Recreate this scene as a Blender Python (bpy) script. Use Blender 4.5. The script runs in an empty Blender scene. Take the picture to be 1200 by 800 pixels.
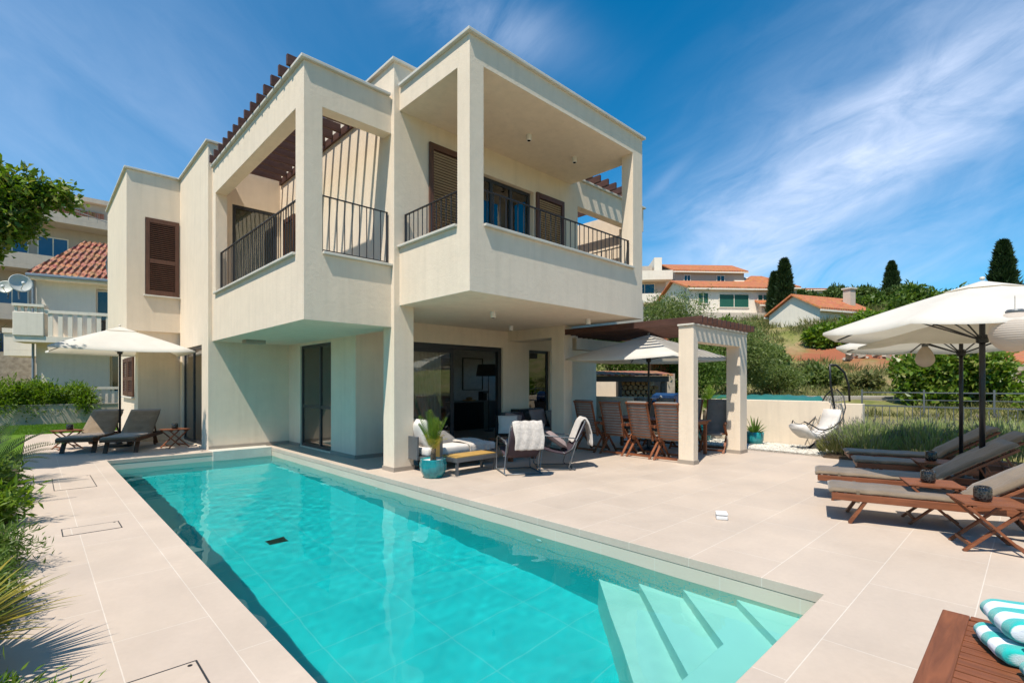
import bpy, bmesh, math, random
import numpy as np
from mathutils import Vector, Matrix, Euler
random.seed(7); rng = np.random.default_rng(7)
PI = math.pi; R = math.radians
S = bpy.context.scene
col = S.collection

# ------------------------------------------------------------------ materials
def srgb(h):
    h = h.lstrip('#'); v = [int(h[i:i+2], 16)/255 for i in (0, 2, 4)]
    return tuple(c/12.92 if c <= .04045 else ((c+.055)/1.055)**2.4 for c in v)
def newmat(name):
    m = bpy.data.materials.new(name); m.use_nodes = True
    nt = m.node_tree; nt.nodes.clear()
    out = nt.nodes.new('ShaderNodeOutputMaterial')
    b = nt.nodes.new('ShaderNodeBsdfPrincipled')
    nt.links.new(b.outputs[0], out.inputs[0])
    return m, nt, b, out
def N(nt, t, **kw):
    n = nt.nodes.new(t)
    for k, v in kw.items():
        if k in n.inputs: n.inputs[k].default_value = v
        else: setattr(n, k, v)
    return n
def coords(nt, scale=(1, 1, 1), rot=(0, 0, 0), out='Object'):
    tc = nt.nodes.new('ShaderNodeTexCoord'); mp = nt.nodes.new('ShaderNodeMapping')
    mp.inputs['Scale'].default_value = scale; mp.inputs['Rotation'].default_value = rot
    nt.links.new(tc.outputs[out], mp.inputs[0]); return mp.outputs[0]
def ramp(nt, fac, stops):
    r = nt.nodes.new('ShaderNodeValToRGB'); e = r.color_ramp.elements
    while len(e) < len(stops): e.new(.5)
    for i, (p, c) in enumerate(stops):
        e[i].position = p; e[i].color = (*c, 1) if len(c) == 3 else c
    nt.links.new(fac, r.inputs[0]); return r.outputs[0]
def mixc(nt, fac, a, b, mode='MIX'):
    m = nt.nodes.new('ShaderNodeMix'); m.data_type = 'RGBA'; m.blend_type = mode
    for i, v in ((0, fac), (6, a), (7, b)):
        if isinstance(v, (int, float)): m.inputs[i].default_value = v
        elif isinstance(v, tuple): m.inputs[i].default_value = (*v, 1) if len(v) == 3 else v
        else: nt.links.new(v, m.inputs[i])
    return m.outputs[2]
def noise(nt, vec, scale, detail=4, rough=.55, dist=0):
    n = N(nt, 'ShaderNodeTexNoise'); n.inputs['Scale'].default_value = scale
    n.inputs['Detail'].default_value = detail; n.inputs['Roughness'].default_value = rough
    n.inputs['Distortion'].default_value = dist
    nt.links.new(vec, n.inputs['Vector']); return n.outputs['Fac']
def bump(nt, b, h, strength=.3, dist=.01):
    n = N(nt, 'ShaderNodeBump'); n.inputs['Strength'].default_value = strength; n.inputs['Distance'].default_value = dist
    nt.links.new(h, n.inputs['Height']); nt.links.new(n.outputs[0], b.inputs['Normal']); return n
def flat(name, c, rough=.6, c2=None, scale=6, spec=.5, metal=0, bs=0, bscale=60, stretch=(1, 1, 1), sheen=0):
    m, nt, b, o = newmat(name)
    v = coords(nt, stretch)
    c2 = c2 or tuple(x*.82 for x in c)
    f = noise(nt, v, scale, 5, .6)
    k = ramp(nt, f, [(.3, c2), (.68, c)])
    nt.links.new(k, b.inputs['Base Color'])
    b.inputs['Roughness'].default_value = rough; b.inputs['Metallic'].default_value = metal
    b.inputs['Specular IOR Level'].default_value = spec
    if bs: bump(nt, b, noise(nt, v, bscale, 3), bs, .01)
    if sheen: b.inputs['Sheen Weight'].default_value = sheen
    return m
M = {}
def plaster(name, c, dirt=.9):
    m, nt, b, o = newmat(name); v = coords(nt)
    f1 = noise(nt, v, .55, 5, .6); f2 = noise(nt, v, 4, 5, .65)
    k = mixc(nt, .5, ramp(nt, f1, [(.3, tuple(x*dirt for x in c)), (.7, c)]), ramp(nt, f2, [(.25, tuple(x*(dirt-.03) for x in c)), (.75, tuple(min(1, x*1.03) for x in c))]))
    # faint vertical weather streaks
    vs = coords(nt, (3.2, 3.2, .22)); f3 = noise(nt, vs, 2.2, 4, .6)
    k = mixc(nt, ramp(nt, f3, [(.47, (0, 0, 0)), (.78, (.5, .5, .5))]), k, tuple(x*.78 for x in c))
    nt.links.new(k, b.inputs['Base Color']); b.inputs['Roughness'].default_value = .92
    b.inputs['Specular IOR Level'].default_value = .2
    fb = noise(nt, v, 90, 4, .7); fb2 = noise(nt, v, 14, 4, .6)
    a = N(nt, 'ShaderNodeMath', operation='ADD'); nt.links.new(fb, a.inputs[0]); nt.links.new(fb2, a.inputs[1])
    bump(nt, b, a.outputs[0], .42, .009)
    return m
M['plaster'] = plaster('cream_plaster', (.77, .645, .50))
M['ceil'] = plaster('ceiling_plaster', (.77, .645, .50))
M['plaster_white'] = plaster('white_render', (.80, .72, .60), .90)
M['plaster_grey'] = plaster('grey_render', (.50, .42, .34), .85)
M['plaster_pink'] = plaster('pinkish_render', (.60, .50, .40), .88)
M['coping'] = flat('stone_coping', (.62, .58, .50), .6, scale=3)
M['plinth'] = flat('plinth_tile', (.36, .30, .24), .6, scale=2)

def tiles(name, c1, c2, grout, bw, rh, rotz=0, mortar=.006, rough=.45, off=.5, scale=1., shift=(0, 0, 0), bumpy=.25):
    m, nt, b, o = newmat(name)
    tc = nt.nodes.new('ShaderNodeTexCoord'); mp = nt.nodes.new('ShaderNodeMapping')
    mp.inputs['Rotation'].default_value = (0, 0, rotz); mp.inputs['Location'].default_value = shift
    nt.links.new(tc.outputs['Object'], mp.inputs[0]); v = mp.outputs[0]
    br = nt.nodes.new('ShaderNodeTexBrick'); br.offset = off
    br.inputs['Scale'].default_value = 1; br.inputs['Brick Width'].default_value = bw; br.inputs['Row Height'].default_value = rh
    br.inputs['Mortar Size'].default_value = mortar; br.inputs['Mortar Smooth'].default_value = .3; br.inputs['Bias'].default_value = 0
    br.inputs['Color1'].default_value = (*c1, 1); br.inputs['Color2'].default_value = (*c2, 1); br.inputs['Mortar'].default_value = (*grout, 1)
    nt.links.new(v, br.inputs['Vector'])
    f = noise(nt, v, 1.3, 6, .65); f2 = noise(nt, v, 22, 4, .7)
    k = mixc(nt, .55, br.outputs['Color'], ramp(nt, f, [(.3, (.86, .85, .84)), (.7, (1.06, 1.05, 1.04))]), 'MULTIPLY')
    k = mixc(nt, .35, k, ramp(nt, f2, [(.3, (.88, .87, .86)), (.7, (1.05, 1.05, 1.05))]), 'MULTIPLY')
    st = noise(nt, v, .45, 5, .7, .6)
    k = mixc(nt, ramp(nt, st, [(.52, (0, 0, 0)), (.72, (.45, .45, .45))]), k, tuple(x*.80 for x in c1))
    nt.links.new(k, b.inputs['Base Color']); 
    nt.links.new(ramp(nt, f, [(.3, (rough*.85,)*3), (.7, (min(1, rough*1.25),)*3)]), b.inputs['Roughness'])
    b.inputs['Specular IOR Level'].default_value = .35
    inv = N(nt, 'ShaderNodeMath', operation='MULTIPLY_ADD'); inv.inputs[1].default_value = -1; nt.links.new(br.outputs['Fac'], inv.inputs[0])
    h = N(nt, 'ShaderNodeMath', operation='MULTIPLY'); h.inputs[1].default_value = .25; nt.links.new(f2, h.inputs[0]); nt.links.new(h.outputs[0], inv.inputs[2])
    bump(nt, b, inv.outputs[0], bumpy, .004)
    return m
M['tile'] = tiles('terrace_tile', (.53, .435, .35), (.49, .405, .33), (.62, .55, .47), 1.2, .6, 0, .0035, .55, shift=(.24, .33, 0))
M['tile_left'] = tiles('poolside_tile', (.53, .435, .35), (.50, .41, .335), (.62, .55, .47), 1.2, .49, PI/2, .0035, .55, shift=(.1, .16, 0))
M['pool_tile'] = tiles('pool_tile', (.56, .54, .49), (.53, .51, .46), (.60, .57, .50), 1.2, .6, 0, .006, .4, off=0)
M['pool_wall'] = tiles('pool_wall_tile', (.52, .45, .35), (.50, .43, .335), (.64, .60, .52), .9, 9, 0, .006, .4, off=0)

def wood(name, c1, c2, rough=.5, axis=0, scale=1, coat=.05):
    m, nt, b, o = newmat(name)
    s = [18*scale]*3; s[axis] = 1.6*scale
    v = coords(nt, tuple(s)); f = noise(nt, v, 1.3, 5, .6, .8)
    v2 = coords(nt, (2, 2, 2)); f2 = noise(nt, v2, 2.2, 3)
    k = ramp(nt, f, [(.3, c2), (.7, c1)])
    k = mixc(nt, .5, k, ramp(nt, f2, [(.3, (.75, .73, .72)), (.7, (1.15, 1.1, 1.08))]), 'MULTIPLY')
    nt.links.new(k, b.inputs['Base Color']); b.inputs['Roughness'].default_value = rough
    b.inputs['Coat Weight'].default_value = coat; b.inputs['Specular IOR Level'].default_value = .3; b.inputs['Coat Roughness'].default_value = .35
    bump(nt, b, f, .25, .003); return m
M['teak'] = wood('oiled_teak', (.26, .088, .036), (.135, .046, .02), axis=0)
M['teak_y'] = wood('oiled_teak_cross', (.26, .088, .036), (.135, .046, .02), axis=1)
M['teak_dark'] = wood('aged_teak', (.14, .06, .03), (.075, .034, .02), axis=0)
M['pergola'] = wood('pergola_wood', (.105, .05, .036), (.062, .03, .023), .6, axis=1, coat=0)
M['pergola_x'] = wood('pergola_wood_x', (.105, .05, .036), (.062, .03, .023), .6, axis=0, coat=0)
M['shutter'] = wood('shutter_wood', (.135, .062, .038), (.085, .040, .026), .5, axis=2, coat=0)
M['bench_wood'] = wood('honey_wood', (.52, .33, .10), (.42, .25, .07), .5, axis=0)
M['log'] = wood('split_log', (.48, .33, .19), (.28, .17, .09), .9, axis=0, coat=0)
M['anthracite'] = flat('anthracite_metal', (.035, .037, .042), .4, scale=3, metal=.2)
M['blackmetal'] = flat('black_metal', (.018, .018, .02), .38, scale=3, metal=.3)
M['greymetal'] = flat('grey_metal', (.16, .17, .18), .45, scale=3, metal=.5)
M['rail'] = flat('railing_metal', (.045, .042, .042), .45, scale=3, metal=.3)
M['whiteplastic'] = flat('white_plastic', (.75, .73, .70), .4)
M['mat'] = flat('taupe_cushion', (.215, .158, .105), .95, (.145, .104, .066), 5, .15, bs=.7, bscale=24, sheen=.3)
M['mat_dark'] = flat('charcoal_cushion', (.085, .080, .080), .95, scale=8, spec=.15, bs=.4, bscale=220, sheen=.2)
M['cush_grey'] = flat('grey_cushion', (.22, .21, .20), .95, scale=8, spec=.15, bs=.4, bscale=200)
M['cush_white'] = flat('white_cushion', (.66, .62, .57), .95, (.58, .54, .50), 5, .15, bs=.35, bscale=120)
M['cush_mauve'] = flat('mauve_cushion', (.30, .23, .22), .95, scale=6, spec=.15, bs=.3, bscale=150)
M['cush_navy'] = flat('dark_cushion', (.07, .05, .06), .95, scale=6, spec=.15, bs=.3, bscale=150)
M['throw'] = flat('fluffy_throw', (.60, .54, .48), 1, (.44, .39, .34), 26, .1, bs=1, bscale=55, sheen=.4)
M['glaze'] = flat('turquoise_glaze', (.02, .26, .27), .12, (.015, .15, .17), 7, .6, stretch=(3, 3, .6))
M['pebble_white'] = flat('white_pebble', (.7, .68, .66), .7)
M['black'] = flat('black_lacquer', (.012, .012, .014), .35)
M['charwall'] = flat('inner_wall', (.72, .70, .67), .9)
M['stone_worktop'] = flat('stone_worktop', (.22, .21, .20), .4)
M['navy'] = flat('navy_enamel', (.012, .035, .10), .15, scale=3)
M['soil'] = flat('soil', (.10, .065, .04), 1, scale=12, bs=.6)
M['concrete'] = flat('concrete', (.42, .37, .31), .9, (.30, .27, .22), 2.2, .2, bs=.4, bscale=30)
M['dirtstone'] = flat('rubble_stone', (.48, .40, .31), .95, (.26, .21, .16), 5, .2, bs=.9, bscale=8)
M['tarp'] = flat('green_tarp', (.02, .15, .13), .5, scale=5, bs=.5, bscale=5)
M['bark'] = flat('bark', (.16, .12, .085), .95, (.08, .06, .042), 14, .2, bs=1, bscale=30, stretch=(1, 1, .25))
M['bark_pale'] = flat('pale_bark', (.30, .27, .22), .95, (.2, .17, .14), 12, .2, bs=.7, bscale=30, stretch=(1, 1, .3))
M['green_shutter'] = flat('green_shutter', (.015, .10, .065), .5)
M['dish'] = flat('dish_metal', (.55, .55, .50), .45)
M['bluegrey'] = flat('blue_grey_gutter', (.20, .25, .30), .5)

def canvas():
    m, nt, b, o = newmat('parasol_canvas')
    v = coords(nt); f = noise(nt, v, 3, 4)
    k = ramp(nt, f, [(.3, (.66, .63, .57)), (.7, (.72, .69, .63))])
    nt.links.new(k, b.inputs['Base Color']); b.inputs['Roughness'].default_value = .9; b.inputs['Specular IOR Level'].default_value = .1
    tr = N(nt, 'ShaderNodeBsdfTranslucent'); tr.inputs[0].default_value = (.85, .76, .58, 1)
    mx = N(nt, 'ShaderNodeMixShader'); mx.inputs[0].default_value = .28
    nt.links.new(b.outputs[0], mx.inputs[1]); nt.links.new(tr.outputs[0], mx.inputs[2]); nt.links.new(mx.outputs[0], o.inputs[0])
    fw = noise(nt, v, 350, 2); bump(nt, b, fw, .2, .002)
    return m
M['canvas'] = canvas()
def lantern_paper():
    m, nt, b, o = newmat('paper_lantern'); b.inputs['Base Color'].default_value = (.62, .54, .46, 1); b.inputs['Roughness'].default_value = .8
    tr = N(nt, 'ShaderNodeBsdfTranslucent'); tr.inputs[0].default_value = (.8, .7, .6, 1)
    v = coords(nt); w = N(nt, 'ShaderNodeTexWave'); w.bands_direction = 'Z'; w.inputs['Scale'].default_value = 14; nt.links.new(v, w.inputs[0]); bump(nt, b, w.outputs['Fac'], .6, .004)
    mx = N(nt, 'ShaderNodeMixShader'); mx.inputs[0].default_value = .35
    nt.links.new(b.outputs[0], mx.inputs[1]); nt.links.new(tr.outputs[0], mx.inputs[2]); nt.links.new(mx.outputs[0], o.inputs[0]); return m
M['paper'] = lantern_paper()
def glass(name, tint=(.8, .85, .85), refl=.12):
    m, nt, b, o = newmat(name); nt.nodes.remove(b)
    t = N(nt, 'ShaderNodeBsdfTransparent'); t.inputs[0].default_value = (*tint, 1)
    g = N(nt, 'ShaderNodeBsdfGlossy'); g.inputs['Roughness'].default_value = .01
    fr = N(nt, 'ShaderNodeFresnel'); fr.inputs[0].default_value = 1.5
    a = N(nt, 'ShaderNodeMath', operation='MULTIPLY_ADD'); a.inputs[1].default_value = 1.3; a.inputs[2].default_value = refl; a.use_clamp = True
    v = coords(nt); f = noise(nt, v, 1.2, 2); bp = N(nt, 'ShaderNodeBump'); bp.inputs['Strength'].default_value = .06; bp.inputs['Distance'].default_value = .05
    nt.links.new(f, bp.inputs['Height']); nt.links.new(bp.outputs[0], g.inputs['Normal'])
    nt.links.new(fr.outputs[0], a.inputs[0]); mx = N(nt, 'ShaderNodeMixShader'); nt.links.new(a.outputs[0], mx.inputs[0])
    nt.links.new(t.outputs[0], mx.inputs[1]); nt.links.new(g.outputs[0], mx.inputs[2]); nt.links.new(mx.outputs[0], o.inputs[0]); return m
M['glass'] = glass('window_glass', (.72, .76, .74), .08)
M['darkglass'] = flat('dark_pane', (.02, .025, .03), .06, scale=2, spec=.8)
M['bluepane'] = flat('blue_pane', (.05, .09, .18), .1, scale=2, spec=.8)
M['curtain'] = flat('linen_curtain', (.74, .70, .60), .95, (.58, .55, .47), 3, stretch=(9, 9, .3))

def leafmat(name, cols, rough=.45, trans=.35, island=True):
    m, nt, b, o = newmat(name)
    if island:
        g = N(nt, 'ShaderNodeNewGeometry'); f = g.outputs['Random Per Island']
    else:
        f = noise(nt, coords(nt), 9, 3)
    n = len(cols); k = ramp(nt, f, [(i/max(1, n-1), c) for i, c in enumerate(cols)])
    v = coords(nt); f2 = noise(nt, v, 1.7, 4)
    k = mixc(nt, .8, k, ramp(nt, f2, [(.3, (.72, .75, .7)), (.7, (1.2, 1.18, 1.05))]), 'MULTIPLY')
    nt.links.new(k, b.inputs['Base Color']); b.inputs['Roughness'].default_value = rough; b.inputs['Specular IOR Level'].default_value = .35
    tr = N(nt, 'ShaderNodeBsdfTranslucent'); hs = N(nt, 'ShaderNodeHueSaturation'); hs.inputs['Value'].default_value = 1.5; hs.inputs['Saturation'].default_value = 1.1
    nt.links.new(k, hs.inputs['Color']); nt.links.new(hs.outputs[0], tr.inputs[0])
    mx = N(nt, 'ShaderNodeMixShader'); mx.inputs[0].default_value = trans
    nt.links.new(b.outputs[0], mx.inputs[1]); nt.links.new(tr.outputs[0], mx.inputs[2]); nt.links.new(mx.outputs[0], o.inputs[0]); return m
M['leaf_fig'] = leafmat('broad_leaf', [(.055, .11, .012), (.10, .18, .02), (.16, .25, .035), (.22, .22, .06)], .35)
M['leaf_olive'] = leafmat('olive_leaf', [(.085, .125, .025), (.13, .18, .04), (.18, .235, .07), (.24, .28, .12)], .5)
M['leaf_dark'] = leafmat('dark_leaf', [(.018, .045, .010), (.03, .065, .014), (.045, .085, .02)], .5, .25)
M['leaf_bright'] = leafmat('bright_leaf', [(.09, .17, .015), (.14, .23, .025), (.20, .28, .04)], .45, .4)
M['leaf_mid'] = leafmat('mid_leaf', [(.065, .125, .018), (.10, .165, .028), (.135, .20, .04)], .5)
M['leaf_yellow'] = leafmat('yellow_blade', [(.14, .17, .02), (.30, .24, .03), (.38, .30, .05), (.10, .15, .02)], .45, .35)
M['leaf_lav'] = leafmat('lavender_leaf', [(.24, .33, .09), (.32, .40, .15), (.38, .43, .20), (.32, .31, .22)], .6, .3)
M['leaf_cypress'] = leafmat('cypress_leaf', [(.016, .036, .010), (.024, .05, .013), (.034, .065, .018)], .6, .15)
M['leaf_dry'] = leafmat('dry_scrub', [(.12, .14, .04), (.2, .19, .07), (.10, .13, .03), (.24, .21, .10)], .7, .3)
M['leaf_far'] = leafmat('far_leaf', [(.06, .10, .024), (.085, .135, .032), (.12, .165, .05)], .6, .2)
M['grassblade'] = leafmat('lawn_blade', [(.08, .18, .015), (.12, .23, .02), (.16, .26, .03)], .5, .35)

def groundmat(name, cols, scale=.3, rough=1, detail=8, bs=.8, bsc=6, patch=None):
    m, nt, b, o = newmat(name); v = coords(nt)
    f = noise(nt, v, scale, detail, .68, .4); n = len(cols)
    k = ramp(nt, f, [(.28+.44*i/max(1, n-1), c) for i, c in enumerate(cols)])
    f2 = noise(nt, v, scale*9, 5, .7); k = mixc(nt, .7, k, ramp(nt, f2, [(.3, (.7, .7, .68)), (.7, (1.25, 1.22, 1.15))]), 'MULTIPLY')
    if patch:
        (px, py, pr), pc = patch
        tc = N(nt, 'ShaderNodeTexCoord'); d = N(nt, 'ShaderNodeVectorMath', operation='DISTANCE'); d.inputs[1].default_value = (px, py, 3)
        nt.links.new(tc.outputs['Object'], d.inputs[0]); f3 = noise(nt, v, .5, 4)
        s = N(nt, 'ShaderNodeMath', operation='MULTIPLY_ADD'); s.inputs[1].default_value = 7; nt.links.new(f3, s.inputs[0]); nt.links.new(d.outputs['Value'], s.inputs[2])
        dv = N(nt, 'ShaderNodeMath', operation='DIVIDE'); dv.inputs[1].default_value = pr+3.5; nt.links.new(s.outputs[0], dv.inputs[0])
        k = mixc(nt, ramp(nt, dv.outputs[0], [(.75, (1, 1, 1)), (1, (0, 0, 0))]), k, pc)
    nt.links.new(k, b.inputs['Base Color']); b.inputs['Roughness'].default_value = rough; b.inputs['Specular IOR Level'].default_value = .1
    bump(nt, b, noise(nt, v, bsc, 6, .7), bs, .08); return m
M['hill'] = groundmat('hill_grass', [(.10, .13, .03), (.17, .18, .055), (.25, .21, .10), (.31, .19, .11)], .30, patch=((42, 8.6, 5.5), (.30, .105, .055)))
M['lawn'] = groundmat('lawn', [(.07, .14, .015), (.10, .19, .02), (.14, .22, .03)], .8, bs=.5, bsc=40)
M['gravel'] = groundmat('gravel_bed', [(.40, .37, .33), (.55, .50, .45), (.66, .61, .55)], 9, bs=1, bsc=40)

def rooftile(name, c1, c2, axis=0, pitch=.22, row=.35):
    m, nt, b, o = newmat(name); v = coords(nt)
    sp = N(nt, 'ShaderNodeSeparateXYZ'); nt.links.new(v, sp.inputs[0])
    def wave(src, p, op='SINE'):
        a = N(nt, 'ShaderNodeMath', operation='MULTIPLY'); a.inputs[1].default_value = 2*PI/p; nt.links.new(src, a.inputs[0])
        s = N(nt, 'ShaderNodeMath', operation='SINE'); nt.links.new(a.outputs[0], s.inputs[0]); return s.outputs[0]
    w = wave(sp.outputs[axis], pitch)
    d = N(nt, 'ShaderNodeMath', operation='DIVIDE'); d.inputs[1].default_value = row; nt.links.new(sp.outputs[1-axis], d.inputs[0])
    fr = N(nt, 'ShaderNodeMath', operation='FRACT'); nt.links.new(d.outputs[0], fr.inputs[0])
    f = noise(nt, v, 3.5, 5, .75); k = ramp(nt, f, [(.3, c2), (.7, c1)])
    vo = N(nt, 'ShaderNodeTexVoronoi'); vo.inputs['Scale'].default_value = 3.5; nt.links.new(v, vo.inputs['Vector'])
    k = mixc(nt, .25, k, vo.outputs['Color'], 'SOFT_LIGHT')
    nt.links.new(k, b.inputs['Base Color']); b.inputs['Roughness'].default_value = .85
    a = N(nt, 'ShaderNodeMath', operation='MULTIPLY_ADD'); a.inputs[1].default_value = .35; nt.links.new(fr.outputs[0], a.inputs[0]); nt.links.new(w, a.inputs[2])
    bump(nt, b, a.outputs[0], 1, .06); return m
M['roof'] = rooftile('terracotta_roof', (.50, .22, .125), (.30, .13, .075))
M['roof_orange'] = rooftile('orange_roof', (.66, .23, .085), (.45, .15, .06))
M['roof_orange_y'] = rooftile('orange_roof_y', (.62, .20, .07), (.46, .14, .05), axis=1)

def water():
    m, nt, b, o = newmat('pool_water'); nt.nodes.remove(b)
    g = N(nt, 'ShaderNodeBsdfGlass'); g.inputs['Roughness'].default_value = 0; g.inputs['IOR'].default_value = 1.33; g.inputs[0].default_value = (.66, .97, .975, 1)
    nt.links.new(g.outputs[0], o.inputs[0]); return m
M['water'] = water()
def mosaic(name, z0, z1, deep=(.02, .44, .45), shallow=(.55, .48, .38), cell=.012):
    """speckled pool surface: water absorption painted in as turquoise cells, denser with depth"""
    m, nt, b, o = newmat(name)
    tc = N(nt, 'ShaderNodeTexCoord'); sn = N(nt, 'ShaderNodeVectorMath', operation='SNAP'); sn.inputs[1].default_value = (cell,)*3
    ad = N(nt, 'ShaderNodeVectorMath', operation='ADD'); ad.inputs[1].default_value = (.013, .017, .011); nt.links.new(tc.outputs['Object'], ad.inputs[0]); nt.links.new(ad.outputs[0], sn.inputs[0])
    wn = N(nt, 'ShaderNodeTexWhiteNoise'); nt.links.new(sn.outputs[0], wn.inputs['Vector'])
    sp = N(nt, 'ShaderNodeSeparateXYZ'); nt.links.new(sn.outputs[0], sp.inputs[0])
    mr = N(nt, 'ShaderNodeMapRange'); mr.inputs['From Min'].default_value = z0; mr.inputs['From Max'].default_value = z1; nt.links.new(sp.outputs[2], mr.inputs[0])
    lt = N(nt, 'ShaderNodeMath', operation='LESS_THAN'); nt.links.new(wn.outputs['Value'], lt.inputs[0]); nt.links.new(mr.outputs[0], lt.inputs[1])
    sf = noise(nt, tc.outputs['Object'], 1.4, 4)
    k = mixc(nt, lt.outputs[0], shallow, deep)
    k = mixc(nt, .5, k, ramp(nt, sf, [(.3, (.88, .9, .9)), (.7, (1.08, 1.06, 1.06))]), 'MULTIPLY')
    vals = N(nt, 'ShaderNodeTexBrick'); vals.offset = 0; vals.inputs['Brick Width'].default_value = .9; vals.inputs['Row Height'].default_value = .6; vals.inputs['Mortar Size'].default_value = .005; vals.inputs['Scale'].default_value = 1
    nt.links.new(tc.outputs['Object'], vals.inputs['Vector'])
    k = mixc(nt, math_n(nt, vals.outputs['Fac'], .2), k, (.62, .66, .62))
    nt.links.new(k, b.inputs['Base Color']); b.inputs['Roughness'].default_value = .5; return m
def math_n(nt, a, f):
    q = N(nt, 'ShaderNodeMath', operation='MULTIPLY'); nt.links.new(a, q.inputs[0]); q.inputs[1].default_value = f; return q.outputs[0]
M['pool_wall'] = mosaic('pool_wall_depth_tint', -.22, -1.0); M['pool_tile'] = mosaic('pool_floor_water_tint', 0, -.01, (.014, .54, .545)); M['pool_step'] = mosaic('pool_step_tile', 0, -.01, (.62, .72, .63))  # wall fade, turquoise floor and pale steps paint in the water's tint
def stripes():
    m, nt, b, o = newmat('striped_towel'); v = coords(nt); sp = N(nt, 'ShaderNodeSeparateXYZ'); nt.links.new(v, sp.inputs[0])
    d = N(nt, 'ShaderNodeMath', operation='DIVIDE'); d.inputs[1].default_value = .105; nt.links.new(sp.outputs[0], d.inputs[0])
    ad = N(nt, 'ShaderNodeMath', operation='ADD'); ad.inputs[1].default_value = 20.2; nt.links.new(d.outputs[0], ad.inputs[0])
    fr = N(nt, 'ShaderNodeMath', operation='FRACT'); nt.links.new(ad.outputs[0], fr.inputs[0])
    k = ramp(nt, fr.outputs[0], [(.46, (0, .42, .38)), (.5, (.78, .80, .84)), (.97, (.78, .80, .84)), (1, (0, .42, .38))])
    nt.links.new(k, b.inputs['Base Color']); b.inputs['Roughness'].default_value = 1; b.inputs['Sheen Weight'].default_value = .5
    bump(nt, b, noise(nt, v, 260, 3), .9, .004); return m
M['towel'] = stripes()
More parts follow.
